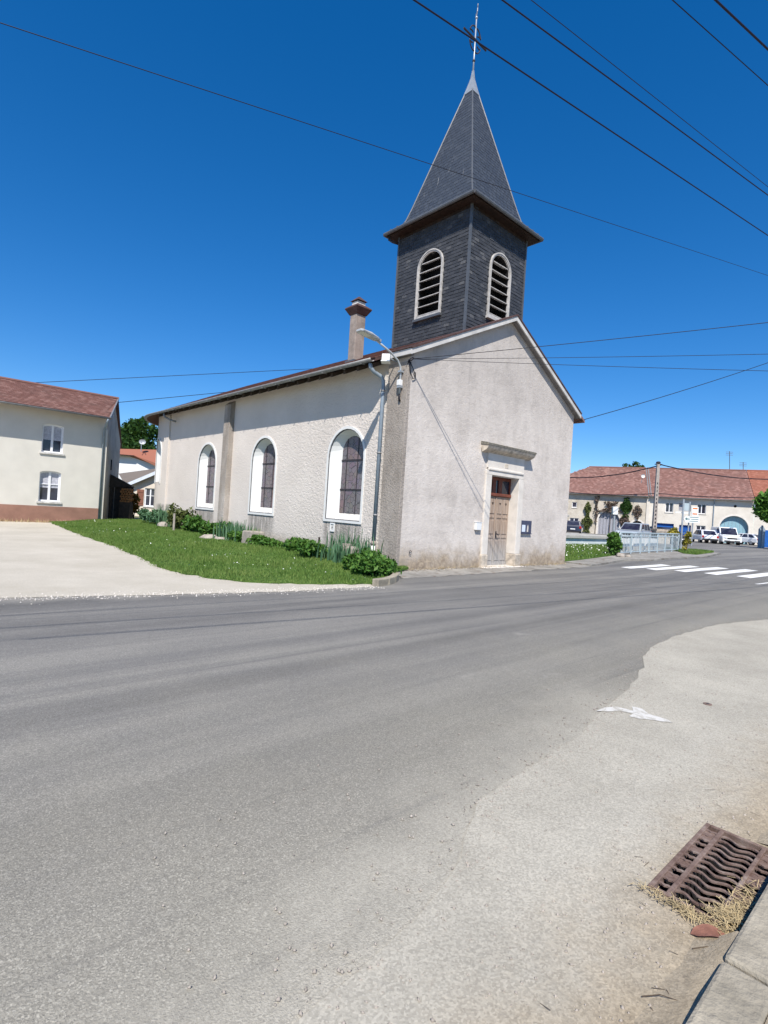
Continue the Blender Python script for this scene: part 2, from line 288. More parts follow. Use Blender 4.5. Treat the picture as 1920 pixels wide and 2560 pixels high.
class MB:
    def __init__(s): s.v = []; s.f = []
    def add(s, vs, fs):
        b = len(s.v); s.v += [tuple(q) for q in vs]; s.f += [tuple(b+i for i in q) for q in fs]; return s
    def box(s, x0, x1, y0, y1, z0, z1):
        return s.add([(x0, y0, z0), (x1, y0, z0), (x1, y1, z0), (x0, y1, z0), (x0, y0, z1), (x1, y0, z1), (x1, y1, z1), (x0, y1, z1)],
                     [(0, 3, 2, 1), (4, 5, 6, 7), (0, 1, 5, 4), (1, 2, 6, 5), (2, 3, 7, 6), (3, 0, 4, 7)])
    def obox(s, mat, sx, sy, sz):
        vs = [mat @ Vector((a*sx/2, b*sy/2, c*sz/2)) for c in (-1, 1) for a, b in ((-1, -1), (1, -1), (1, 1), (-1, 1))]
        return s.add(vs, [(0, 3, 2, 1), (4, 5, 6, 7), (0, 1, 5, 4), (1, 2, 6, 5), (2, 3, 7, 6), (3, 0, 4, 7)])
    def prism(s, poly, fn, a, b, caps=(1, 1)):
        """polygon (p,q) extruded from depth a to b; fn(p,q,d)->xyz"""
        n = len(poly); s.add([fn(p, q, a) for p, q in poly] + [fn(p, q, b) for p, q in poly], [(i, (i+1) % n, (i+1) % n + n, i+n) for i in range(n)])
        pts, tr = tess([poly])
        if caps[0]: s.add([fn(p, q, a) for p, q in pts], [t[::-1] for t in tr])
        if caps[1]: s.add([fn(p, q, b) for p, q in pts], tr)
        return s
    def ring(s, outer, inner, fn, a, b):
        """band between two outlines with the same number of points, thick from a to b"""
        n = len(outer); V = [fn(p, q, d) for d in (a, b) for o in (outer, inner) for p, q in o]; F = []
        for i in range(n):
            j = (i+1) % n
            F += [(i, j, n+j, n+i), (2*n+i, 3*n+i, 3*n+j, 2*n+j), (i, 2*n+i, 2*n+j, j), (n+i, n+j, 3*n+j, 3*n+i)]
        return s.add(V, F)
    def loft(s, loops, close=True, capa=False, capb=False):
        n = len(loops[0]); V = [p for l in loops for p in l]; F = []
        for k in range(len(loops)-1):
            for i in range(n if close else n-1):
                j = (i+1) % n; F.append((k*n+i, k*n+j, (k+1)*n+j, (k+1)*n+i))
        if capa: F.append(tuple(range(n))[::-1])
        if capb: F.append(tuple((len(loops)-1)*n+i for i in range(n)))
        return s.add(V, F)
    def tube(s, pts, r, n=8, cap=True):
        pts = [Vector(p) for p in pts]; rs = r if isinstance(r, (list, tuple)) else [r]*len(pts); loops = []; pa = None
        for i, p in enumerate(pts):
            t = ((pts[min(i+1, len(pts)-1)] - pts[max(i-1, 0)])).normalized()
            if pa is None: pa = t.orthogonal().normalized()
            pa = (pa - t*pa.dot(t)).normalized(); pb = t.cross(pa)
            loops.append([p + (pa*math.cos(2*math.pi*k/n) + pb*math.sin(2*math.pi*k/n))*rs[i] for k in range(n)])
        return s.loft(loops, True, cap, cap)
    def sphere(s, c, r, n=8, m=6, sq=(1, 1, 1)):
        c = Vector(c); loops = []
        for i in range(1, m):
            a = math.pi*i/m; loops.append([c + Vector((math.sin(a)*math.cos(2*math.pi*k/n)*sq[0], math.sin(a)*math.sin(2*math.pi*k/n)*sq[1], math.cos(a)*sq[2]))*r for k in range(n)])
        return s.loft(loops, True, True, True)
    def mesh(s, name, mat, smooth=False, off=None):
        me = bpy.data.meshes.new(name); v = s.v if off is None else [(a-off[0], b-off[1], c-off[2]) for a, b, c in s.v]
        me.from_pydata(v, [], s.f); me.materials.append(mat)
        if smooth: me.polygons.foreach_set('use_smooth', [True]*len(me.polygons))
        bm = bmesh.new(); bm.from_mesh(me); bmesh.ops.recalc_face_normals(bm, faces=bm.faces); bm.to_mesh(me); bm.free()
        return me
    def build(s, name, mat, parent=None, smooth=False, bevel=0):
        if parent is None and s.v:
            a = np.array(s.v); off = ((a[:, 0].min()+a[:, 0].max())/2, (a[:, 1].min()+a[:, 1].max())/2, a[:, 2].min())
        else: off = None
        o = bpy.data.objects.new(name, s.mesh(name, M[mat], smooth, off)); COL.objects.link(o)
        if off: o.location = off
        if parent: adopt(o, parent)
        if bevel:
            m = o.modifiers.new('bevel', 'BEVEL'); m.width = bevel; m.segments = 2; m.limit_method = 'ANGLE'
        return o
def adopt(o, parent):
    """parent a part built in world coordinates"""
    o.parent = parent
    if parent.parent is None: o.matrix_parent_inverse = Matrix.LocRotScale(parent.location, parent.rotation_euler, None).inverted()
def local_child(o, parent):
    o.parent = parent
def tag(o, label=None, cat=None, group=None, kind=None):
    if label: o['label'] = label
    if cat: o['category'] = cat
    if group: o['group'] = group
    if kind: o['kind'] = kind
    return o
def thing(name, loc, label, cat, group=None, rz=0):
    o = bpy.data.objects.new(name, None); COL.objects.link(o); o.location = loc; o.rotation_euler = (0, 0, rz); o.empty_display_size = .2
    return tag(o, label, cat, group)
def share(name, me, parent, mat4=None):
    o = bpy.data.objects.new(name, me); COL.objects.link(o)
    if mat4 is not None: o.matrix_basis = mat4
    o.parent = parent; return o
def big_mesh(name, V, F, mat, parent=None):
    """numpy vertices (n,3) and faces (m,k)"""
    V = np.asarray(V, float); F = np.asarray(F, int); off = None
    if parent is None:
        off = np.array([V[:, 0].mean(), V[:, 1].mean(), V[:, 2].min()]); V = V-off
    me = bpy.data.meshes.new(name); k = F.shape[1]
    me.vertices.add(len(V)); me.vertices.foreach_set('co', V.ravel()); me.loops.add(F.size); me.loops.foreach_set('vertex_index', F.ravel())
    me.polygons.add(len(F)); me.polygons.foreach_set('loop_start', np.arange(0, F.size, k)); me.update(calc_edges=True); me.validate()
    me.materials.append(M[mat]); o = bpy.data.objects.new(name, me); COL.objects.link(o)
    if off is not None: o.location = off
    if parent: adopt(o, parent)
    return o

def sheet(name, poly, mat, dz, holes=(), kind='structure', step=None, zf=None, skirt=0, parent=None):
    """flat piece of ground following the terrain"""
    zf = zf or gz; pts, tr = tess([poly, *holes]); bm = bmesh.new(); vs = [bm.verts.new((p[0], p[1], 0)) for p in pts]
    for t in tr:
        try: bm.faces.new([vs[i] for i in t])
        except ValueError: pass
    xs = [p[0] for p in poly]; ys = [p[1] for p in poly]
    cuts = [(0, 8+.8*i) for i in range(11)]
    if step: cuts = [(0, x) for x in np.arange(min(xs), max(xs), step)] + [(1, y) for y in np.arange(min(ys), max(ys), step)]
    for ax, c in cuts:
        co = (c, 0, 0) if ax == 0 else (0, c, 0); no = (1, 0, 0) if ax == 0 else (0, 1, 0)
        bmesh.ops.bisect_plane(bm, geom=bm.verts[:]+bm.edges[:]+bm.faces[:], plane_co=co, plane_no=no)
    for v in bm.verts: v.co.z = zf(v.co.x, v.co.y) + dz
    if skirt:
        be = [e for e in bm.edges if len(e.link_faces) == 1]; r = bmesh.ops.extrude_edge_only(bm, edges=be)
        for v in [g for g in r['geom'] if isinstance(g, bmesh.types.BMVert)]: v.co.z -= skirt
    bmesh.ops.recalc_face_normals(bm, faces=bm.faces)
    if not skirt:
        for f_ in bm.faces:
            if f_.normal.z < 0: f_.normal_flip()
    me = bpy.data.meshes.new(name); bm.to_mesh(me); bm.free(); me.materials.append(M[mat])
    o = bpy.data.objects.new(name, me); COL.objects.link(o)
    if parent: adopt(o, parent)
    elif kind: o['kind'] = kind
    return o

def rough(pts, amp, step=.22):
    out = []
    for a, b in zip(pts, pts[1:]):
        L_ = math.dist(a, b); k = max(1, int(L_/step)) if L_ < 30 else 1
        for i in range(k): out.append((a[0]+(b[0]-a[0])*i/k+(random.gauss(0, amp) if i else 0), a[1]+(b[1]-a[1])*i/k+(random.gauss(0, amp) if i else 0)))
    return out+[pts[-1]]
def arch(c, hw, zb, za, n=14, rise=None):
    """outline of a round- or segment-headed opening, counter-clockwise"""
    rise = hw if rise is None else rise; zs = za-rise
    return [(c-hw, zb), (c+hw, zb)] + [(c+hw*math.cos(math.pi*i/n), zs+rise*math.sin(math.pi*i/n)) for i in range(n+1)]
def rect(a, b, c, d): return [(a, c), (b, c), (b, d), (a, d)]
def clip_tri_wall(polys, fn, cuts=()):
    """wall skin with holes, bent by fn(p,q,0); cuts = p values where it is split"""
    pts, tr = tess(polys); bm = bmesh.new(); vs = [bm.verts.new((p[0], p[1], 0)) for p in pts]
    for t in tr:
        try: bm.faces.new([vs[i] for i in t])
        except ValueError: pass
    for c in cuts: bmesh.ops.bisect_plane(bm, geom=bm.verts[:]+bm.edges[:]+bm.faces[:], plane_co=(c, 0, 0), plane_no=(1, 0, 0))
    bm.verts.index_update(); mb = MB(); mb.add([fn(v.co.x, v.co.y, 0) for v in bm.verts], [[v.index for v in f.verts] for f in bm.faces]); bm.free(); return mb

def leaves(pts, size, jit=.5, up=.3, long=1.6):
    """leaf quads (rhombs) around points, random facing"""
    n = len(pts); pts = np.asarray(pts); a = rng.normal(size=(n, 3)); a[:, 2] += up; a /= np.linalg.norm(a, axis=1)[:, None]
    b = rng.normal(size=(n, 3)); b -= a*(a*b).sum(1)[:, None]; b /= np.linalg.norm(b, axis=1)[:, None]; c = np.cross(a, b)
    s = size*(1+jit*(rng.random((n, 1))-.5)*2); L = b*s*long/2; W = c*s/2
    V = np.stack([pts-L, pts+W*.9+a*s*.08, pts+L, pts-W*.9+a*s*.08], 1).reshape(-1, 3); F = np.arange(4*n).reshape(n, 4); return V, F
def lobes(cs, n, shell=.55):
    """points in the outer part of ellipsoids [(x,y,z,rx,ry,rz)]"""
    w = np.array([c[3]*c[4]*c[5] for c in cs])**.67; w /= w.sum(); out = []
    for c, k in zip(cs, (w*n).astype(int)):
        d = rng.normal(size=(k, 3)); d /= np.linalg.norm(d, axis=1)[:, None]; r = (shell+(1-shell)*rng.random((k, 1))**.6); r *= 1+.10*rng.normal(size=(k, 1))
        out.append(np.array(c[:3])+d*r*np.array(c[3:]))
    return np.concatenate(out)
def inpoly(P, poly):
    x, y = P[:, 0], P[:, 1]; ins = np.zeros(len(P), bool); j = len(poly)-1
    for i in range(len(poly)):
        xi, yi = poly[i]; xj, yj = poly[j]; c = ((yi > y) != (yj > y)) & (x < (xj-xi)*(y-yi)/(yj-yi+1e-12)+xi); ins ^= c; j = i
    return ins
def scatter(poly, n):
    a = np.array(poly); P = np.empty((0, 2))
    while len(P) < n:
        Q = rng.uniform(a.min(0), a.max(0), (n*2, 2)); P = np.concatenate([P, Q[inpoly(Q, poly)]])
    return P[:n]
def blades(P3, h, w, lean=.35):
    n = len(P3); a = rng.uniform(0, 2*np.pi, n); hh = h*(.5+rng.random(n)); d = np.stack([np.cos(a), np.sin(a), 0*a], 1)
    t = rng.normal(0, lean, (n, 2)); tip = P3+np.concatenate([t*hh[:, None], hh[:, None]], 1)
    V = np.stack([P3-d*w/2, P3+d*w/2, tip], 1).reshape(-1, 3); return V, np.arange(3*n).reshape(n, 3)

# pixel of the photograph + distance -> place (used once, to survey far things)
def at(px, py, D):
    x, y = px-960, py-1280; d = f2*1346 + cr*x - cu*y; return CAM + d*(D/d.dot(fw))
# ---------------------------------------------------------------- ground, road, footways
GR = (-7.70, -6.90, -9.915, -9.565)      # street drain opening
gr_hole = [(GR[0], GR[2]), (GR[1], GR[2]), (GR[1], GR[3]), (GR[0], GR[3])]
sheet('ground', [(-400, -400), (700, -400), (700, 700), (-400, 700)], 'ground', -.05, [gr_hole])
near_edge = [(2.15, -7.96), (.53, -7.6), (-1.45, -7.55), (-2.7, -7.66), (-3.3, -7.80), (-3.67, -7.96), (-4.77, -8.26), (-5.65, -8.40), (-6.46, -8.56), (-7.23, -8.62), (-7.75, -8.66), (-8.2, -8.92), (-8.63, -9.05), (-9, -9.10), (-12, -9.2), (-60, -9.2)]
far_edge = [(-60, -.2), (-9, -.4), (-7.2, -.8), (-4.9, -1.3), (-2.8, -1.5), (-1.6, -1.3), (-1.1, -1.0), (4, -1.15), (9.3, -.95), (12.5, -.85), (13.6, -1.55), (20, -1.6), (27.8, -.2), (29, .8), (27, 3.2), (25, 4.2), (25, 9.5), (15.5, 9.5), (15.5, 70), (140, 70), (140, -8.0), (60, -7.95)]
road = sheet('road', far_edge + near_edge[:0] + [(60, -7.9)] + [(a, b-.2) for a, b in near_edge], 'asphalt', 0)
near_edge = rough(near_edge, .012, .15)
sheet('footway', [(60, -7.9)] + near_edge + [(-60, -9.93), (60, -9.93)], 'footway', .005, [gr_hole])
lawn_edge = [(-4.4, 19.4), (-4.75, 15), (-5.0, 10.5), (-5.12, 6.6), (-5.5, 3.2), (-5.68, 1.8), (-5.62, .8), (-5.4, -.06), (-4.95, -.75), (-4.4, -1.13), (-3.4, -1.55), (-2.5, -1.80)]
lawn_edge = rough(lawn_edge, .035, .2)
drive = sheet('driveway', rough([(-60, -.85), (-16, -.95), (-9, -1.10), (-7.2, -1.52), (-4.9, -1.97), (-2.75, -2.08), (-2.5, -1.75)], .025, .2) + lawn_edge[::-1] + [(-2.0, 20.1), (2, 30), (-60, 30)], 'drive', .006)
def lz(x, y):
    s = lambda t: (lambda u: u*u*(3-2*u))(min(1, max(0, t)))
    return .03 + .20*s((x+4.8)/4.2)*s((y+1.9)/4) + .05*s((y-8)/10)
lawn_poly = lawn_edge + [(-1.6, -1.55), (-1.05, -1.0), (-.6, -.45), (.3, -.15), (.3, 17), (1.2, 20.2), (-2.0, 20.0)]
sheet('lawn', lawn_poly, 'lawn', 0, step=.6, zf=lz, skirt=.06)
P = scatter(lawn_poly, 95000); E_ = np.array(lawn_edge)[rng.integers(0, len(lawn_edge), 2600)]+rng.normal(0, .07, (2600, 2)); P = np.concatenate([P, E_]); z = np.array([lz(a, b) for a, b in P]); V, F = blades(np.column_stack([P, z]), .055*(1+.55*np.sin(P[:, 0]*2.3+1.7*np.sin(P[:, 1]*.9))*np.sin(P[:, 1]*1.9)), .016)
tag(big_mesh('grass', V, F, 'grass'), 'short mown grass on the lawn beside the church', 'grass', kind='stuff')
# daisies in loose drifts
Q = scatter(lawn_poly, 5000); dens = np.zeros(len(Q))
for c in [(-3.6, -.6, .9), (-3.9, 1.4, .8), (-3.5, 3.2, .7), (-2.8, .4, .8), (-4.2, 5.0, .6), (-3.2, 7.5, 1.0), (-4.0, 12, 1.2), (-3.0, 17.5, 1.0)]:
    dens = np.maximum(dens, np.exp(-((Q[:, 0]-c[0])**2+(Q[:, 1]-c[1])**2)/c[2]**2))
Q = Q[rng.random(len(Q)) < dens*.16]; z = np.array([lz(a, b)+.065 for a, b in Q]); V, F = leaves(np.column_stack([Q, z]), .028, .6, 1.6, 1.1)
tag(big_mesh('daisies', V, F, 'flower'), 'scattered white daisies in the lawn grass', 'flowers', kind='stuff')
sheet('footpath', rough([(-1.02, -1.28), (4, -1.12), (9.3, -.92)], .04, .25)+[(9.3, .2), (-.2, .2), (-.55, -.45)], 'path', .012, skirt=.03)
# pavement by the crossing, its kerb and the verge
pav = [(9.3, -.92), (12.4, -.80), (13.6, -1.5), (20, -1.55), (27.75, -.15), (28.9, .8), (27, 3.1), (25, 4.1), (22, 4.4), (14.2, .45), (9.3, .2)]
sheet('pavement', pav, 'path', .06, skirt=.1)
rl = [(9.05, .15), (13.7, .15), (14.5, .8), (22, 4.5), (25, 4.6), (25, 9.4), (9.05, 9.4)]
sheet('right_lawn', rl, 'lawn', .09, skirt=.1)
P = scatter(rl, 26000); z = np.array([gz(a)+.09 for a, b in P]); V, F = blades(np.column_stack([P, z]), .09, .03)
tag(big_mesh('grass', V, F, 'grass'), 'longer grass on the lawn right of the church', 'grass', kind='stuff')
Q = scatter(rl, 700); V, F = leaves(np.column_stack([Q, [gz(a)+.19 for a, b in Q]]), .05, .5, 1.4, 1.2)
tag(big_mesh('daisies', V, F, 'flower'), 'white daisies in the grass right of the church', 'flowers', kind='stuff')
vg = [(21.5, -.75), (27.6, .15), (28, 1.0), (26.5, 2.6), (24.3, 1.2), (21.5, -.1)]
sheet('verge', vg, 'lawn', .085, skirt=.05)
P = scatter(vg, 4500); V, F = blades(np.column_stack([P, [gz(a)+.085 for a, b in P]]), .10, .04)
tag(big_mesh('grass', V, F, 'grass'), 'grass on the small verge behind the zebra crossing', 'grass', kind='stuff')
# painted crossing and other marks (pieces of the road)
for a, b, w in [((10.15, -1.66), (12.65, -2.20), .42), ((10.6, -2.40), (13.3, -3.02), .42), ((11.1, -3.2), (13.85, -3.85), .45), ((11.3, -4.12), (14.2, -4.70), .46), ((11.5, -5.08), (14.5, -5.66), .46), ((11.9, -6.0), (14.9, -6.6), .46)]:
    a, b = Vector(a), Vector(b); t = (b-a).normalized(); p = Vector((t.y, -t.x))*w
    poly = [tuple(a), tuple(a+p), tuple(b+p), tuple(b)]
    sheet('crossing_stripe', poly, 'paint_white', .008, kind=None, parent=road)
sheet('road_dash', [(9.9, -5.98), (9.98, -6.09), (13.3, -6.78), (13.3, -6.66)], 'paint_white', .0085, kind=None, parent=road)
splash = [(-5.718, -8.376), (-5.577, -8.377), (-5.459, -8.426), (-5.431, -8.514), (-5.426, -8.565), (-5.32, -8.51), (-5.301, -8.544), (-5.301, -8.593), (-5.381, -8.673), (-5.379, -8.75), (-5.378, -8.826), (-5.419, -8.885), (-5.47, -8.814), (-5.505, -8.751), (-5.576, -8.671), (-5.594, -8.6), (-5.499, -8.595), (-5.536, -8.494), (-5.649, -8.436)]
fwy = bpy.data.objects['footway']
sheet('paint_splash', splash, 'paint_faded', .009, kind=None, parent=fwy)
# near kerb and the pavement where the photographer stands
kroot = thing('kerb', (-6, -10, 0), 'grey concrete kerb stones along the gutter at the lower right', 'kerb')
x = -16.0
while x < 6:
    z0 = .062 if -8.1 < x < -6.1 else -.05
    MB().box(x+.006, x+.994, -10.10, -9.935+random.uniform(-.004, .004), z0, .095+random.uniform(-.004, .004)).build('kerb_stone', 'kerb', kroot, bevel=.015)
    x += 1
for a, b in ((-7.994, -7.72), (-6.88, -6.006)): MB().box(a, b, -10.09, -9.937, -.05, .0615).build('inlet_jamb', 'kerb', kroot)
for a, b in ((-30., -7.76), (-6.86, 20.)):  # dirt fillet at the kerb foot, added and raised to fill the kerb's shadow
    m = MB(); xs = np.arange(a, b, .12); hs_ = [.052+.02*math.sin(k*.7)*math.sin(k*.23)+random.uniform(-.008, .008) for k in range(len(xs))]
    m.loft([[(x_, -9.80+random.uniform(-.03, .03), .004), (x_, -9.87, .3*h+.008), (x_, -9.93, h+.02), (x_, -9.945, h+.02)] for x_, h in zip(xs, hs_)], False)
    tag(m.build('shadow_fill_dirt', 'footway', fwy, True), kind='stuff')
sheet('near_pavement', [(-60, -40), (60, -40), (60, -10.1), (-60, -10.1)], 'footway', .09)
# rounded kerb in front of the big bush
kb = thing('kerb', (-1.9, -1.7, 0), 'short curved concrete kerb below the bush at the church corner', 'kerb')
path = [(-2.62, -2.04), (-2.2, -1.93), (-1.8, -1.72), (-1.42, -1.42), (-1.06, -1.02)]
for a, b in zip(path, path[1:]):
    a, b = Vector((*a, 0)), Vector((*b, 0)); d = (b-a).normalized(); mt = Matrix.Translation((a+b)/2+Vector((0, 0, .055))) @ Matrix(((d.x, -d.y, 0, 0), (d.y, d.x, 0, 0), (0, 0, 1, 0), (0, 0, 0, 1)))
    MB().obox(mt, (b-a).length-.008, .16, .20).build('kerb_stone', 'kerb', kb, bevel=.02)
# ---------------------------------------------------------------- church
church = thing('church', (4.5, 8.5, 0), 'white rendered village church with dark slate bell tower', 'church')
WX = lambda p, q, d: (d, p, q)                       # long side wall (y, z, inward)
GY = lambda p, q, d: (p, d, q)                       # gable wall (x, z, inward)
RA, YA = 4.5, 17.7
AP = lambda p, q, d: (4.5+(RA-d)*math.cos(math.pi-(p-YA)/RA), YA+(RA-d)*math.sin(math.pi-(p-YA)/RA), q)   # round apse, arc length p
wins = [2.53, 7.44, 12.30]
out_w = lambda c: arch(c, .85, 1.25, 4.03)
wall = clip_tri_wall([[(-.0, -.3), (YA, -.3), (YA, 5.90), (0, 5.90)]] + [out_w(c) for c in wins], WX).build('side_wall', 'roughcast', church)
aw = 18.55; arc = math.pi*RA
ap_out = arch(aw, .72, 2.36, 4.62)
clip_tri_wall([[(YA, -.3), (YA+arc, -.3), (YA+arc, 5.90), (YA, 5.90)], ap_out], AP, np.arange(YA+.3, YA+arc, .3)).build('apse_wall', 'roughcast', church)
MB().box(8.7, 9.0, .5, YA, -.3, 5.75).build('far_side_wall', 'roughcast', church)
def church_window(c, fn, o_hw, o_b, o_a, g_hw, g_b, g_a, dep):
    w = MB().ring(arch(c, o_hw+.085, o_b-.085, o_a+.095), arch(c, o_hw+.012, o_b-.012, o_a+.012), fn, -.035, .01).build('window', 'white_render', church)
    MB().ring(arch(c, o_hw+.012, o_b-.012, o_a+.012), arch(c, o_hw-.012, o_b+.014, o_a-.012), fn, -.012, .02).build('joint', 'joint', w)
    lo = [[fn(p, q, .0) for p, q in arch(c, o_hw, o_b, o_a)], [fn(p, q, dep) for p, q in arch(c, g_hw, g_b, g_a)]]
    m = MB(); n = len(lo[0]); m.add(lo[0]+lo[1], [(i, (i+1) % n, (i+1) % n+n, i+n) for i in range(1, n)]); m.build('reveal', 'white_render', w)
    MB().add([lo[0][0], lo[0][1], lo[1][1], lo[1][0]], [(0, 1, 2, 3)]).build('sill', 'sill', w)
    # leaded lights: three tiers, narrow borders left and right
    H = g_a-g_b; zs = [g_b, g_b+H*.31, g_b+H*.69, g_a]; b = g_hw*.52; A = arch(c, g_hw, g_b, g_a, 28); zsp = g_a-g_hw
    top = lambda u: zsp+math.sqrt(max(0, g_hw**2-(u-c)**2))
    for k in range(3):
        for p0, p1 in ((c-g_hw, c-b), (c-b, c+b), (c+b, c+g_hw)):
            if k < 2: poly = rect(p0+.008, p1-.008, zs[k]+.01, zs[k+1]-.01)
            else:
                us = np.linspace(p0+.008, p1-.008, 9); poly = [(p0+.008, zs[2]+.01), (p1-.008, zs[2]+.01)] + [(u, max(zs[2]+.02, top(u)-.01)) for u in us[::-1]]
            MB().prism(poly, fn, dep-.01, dep+.01).build('pane', 'glass_stained', w)
    for z_ in zs[1:3]: MB().prism(rect(c-g_hw, c+g_hw, z_-.022, z_+.022), fn, dep-.03, dep+.012).build('bar', 'iron', w)
    for p in (c-b, c+b): MB().prism(rect(p-.014, p+.014, g_b, top(p)), fn, dep-.022, dep+.012).build('bar', 'iron', w)
    MB().add([fn(p, q, dep+.03) for p, q in arch(c, g_hw+.02, g_b-.02, g_a+.02)], [tuple(range(17))]).build('backing', 'dark', w)
    return w
for c in wins: church_window(c, WX, .85, 1.25, 4.03, .515, 1.45, 3.86, .27)
church_window(aw, AP, .72, 2.36, 4.62, .44, 2.55, 4.45, .25)
MB().box(-.075, .05, -.02, .75, -.3, 5.70).build('corner_pilaster', 'pilaster', church, bevel=.01)
MB().add([(-.24, 10.0, -.2), (.02, 10.0, -.2), (.02, 10.52, -.2), (-.24, 10.52, -.2), (-.20, 10.0, 5.55), (.02, 10.0, 5.72), (.02, 10.52, 5.72), (-.20, 10.52, 5.55)],
         [(0, 3, 2, 1), (4, 5, 6, 7), (0, 1, 5, 4), (1, 2, 6, 5), (2, 3, 7, 6), (3, 0, 4, 7)]).build('buttress', 'pilaster', church, bevel=.012)
MB().box(-.09, .05, 16.75, 17.35, -.2, 5.70).build('end_pilaster', 'roughcast', church, bevel=.01)
# gable wall with doorway
DX0, DX1, DZ1 = 3.95, 5.50, 2.95
RX, RG, OH = 4.55, 8.23, .60
rz_ = lambda x: RG-(.475*(RX-x) if x < RX else .53*(x-RX))
EV = rz_(-OH)
gpoly = [(.0, -.3), (9.0, -.3), (9.0, rz_(9)-.13), (RX, RG-.13), (.0, rz_(0)-.13)]
clip_tri_wall([gpoly, rect(DX0, DX1, -.2, DZ1)], GY).build('gable_wall', 'gable', church)
MB().add([(9, 0, -.3), (9, .5, -.3), (9, .5, 5.8), (9, 0, 5.8)], [(0, 1, 2, 3)]).build('gable_return', 'gable', church)
# verge: white board, soffit, tile edge
VL, VR = -.17, 9.17
chev = lambda a, b: [(VL, rz_(VL)+a), (RX, RG+a), (VR, rz_(VR)+a), (VR, rz_(VR)+b), (RX, RG+b), (VL, rz_(VL)+b)]
MB().prism(chev(-.005, -.155), GY, -.215, -.175).build('verge_board', 'verge', church)
MB().prism(chev(-.10, -.15), GY, -.173, .05).build('verge_soffit', 'soffit', church)
MB().prism(chev(.05, -.0), GY, -.24, .3).build('verge_tiles', 'maroon', church)
MB().prism([(VL-.04, rz_(VL)-.155), (VL, rz_(VL)-.155), (VL, rz_(VL)-.005), (VL-.04, rz_(VL)-.005)], lambda p, q, d: (p, d, q), -.215, .74).build('eave_board', 'verge', church)
MB().box(VL, -.02, -.17, .735, rz_(VL)-.15, rz_(VL)-.10).build('eave_soffit', 'soffit', church)
MB().prism([(VL-.07, rz_(VL)), (VL+.4, rz_(VL)+.19), (VL+.4, rz_(VL)+.24), (VL-.07, rz_(VL)+.05)], lambda p, q, d: (p, d, q), -.239, .76).build('eave_tiles', 'maroon', church)
def slope_slab(x0, y0, y1, name, mat):
    t = .09; MB().add([(x0, y0, rz_(x0)), (RX, y0, RG), (RX, y1, RG), (x0, y1, rz_(x0)), (x0, y0, rz_(x0)-t), (RX, y0, RG-t), (RX, y1, RG-t), (x0, y1, rz_(x0)-t)],
        [(0, 1, 2, 3), (7, 6, 5, 4), (0, 4, 5, 1), (3, 2, 6, 7), (0, 3, 7, 4)]).build(name, mat, church)
roof = MB().add([(-OH, .72, EV), (RX, .72, RG), (RX, YA, RG), (-OH, YA, EV), (-OH, .72, EV-.08), (RX, .72, RG-.08), (RX, YA, RG-.08), (-OH, YA, EV-.08)],
        [(0, 1, 2, 3), (7, 6, 5, 4), (0, 4, 5, 1), (3, 2, 6, 7), (0, 3, 7, 4)]).build('roof', 'maroon', church)
slope_slab(VL-.02, -.2, .72, 'front_roof', 'maroon'); slope_slab(9.5, -.2, YA, 'far_roof', 'tiles')
def tile_rows(name, mat, P0, U, W, nu, nw, parent, skip=None, th=.022, jit=.004):
    """overlapping flat tiles on a plane: P0 eave start, U along eave per tile, W up the slope per tile"""
    P0, U, W = Vector(P0), Vector(U), Vector(W); N = U.cross(W).normalized(); N = N if N.z > 0 else -N; m = MB()
    for j in range(nw):
        for i in range(nu):
            a = P0+U*(i+.5*(j % 2))+W*j
            if skip and skip(a): continue
            k = random.uniform(-jit, jit); u = U*.97
            v = [a+N*(th+k), a+u+N*(th-k), a+u+W*1.1+N*.004, a+W*1.1+N*.004, a, a+u]
            m.add(v, [(0, 1, 2, 3), (4, 5, 1, 0), (4, 0, 3), (5, 2, 1)])
    o = m.build(name, mat, parent); tag(o, kind='stuff'); return o
nv = 19; Wv = Vector((RX+OH, 0, RG-EV))/nv
tile_rows('roof_tiles', 'tiles', (-OH-.02, .74, EV), (0, .27, 0), Wv, 62, nv, roof)
m = MB(); Rr = RA+OH; seg = 22
pts = [(4.5+Rr*math.cos(math.pi-math.pi*i/seg), YA+Rr*math.sin(math.pi-math.pi*i/seg), EV) for i in range(seg+1)]
m.add(pts+[(p[0], p[1], p[2]-.08) for p in pts]+[(4.5, YA, RG), (4.5, YA, RG-.08)], [(i, i+1, 2*seg+2) for i in range(seg)]+[(seg+1+i, i+seg+2, 2*seg+3) for i in range(seg)]+[(i, i+1, i+seg+2, i+seg+1) for i in range(seg)])
m.build('apse_roof', 'tiles', church)
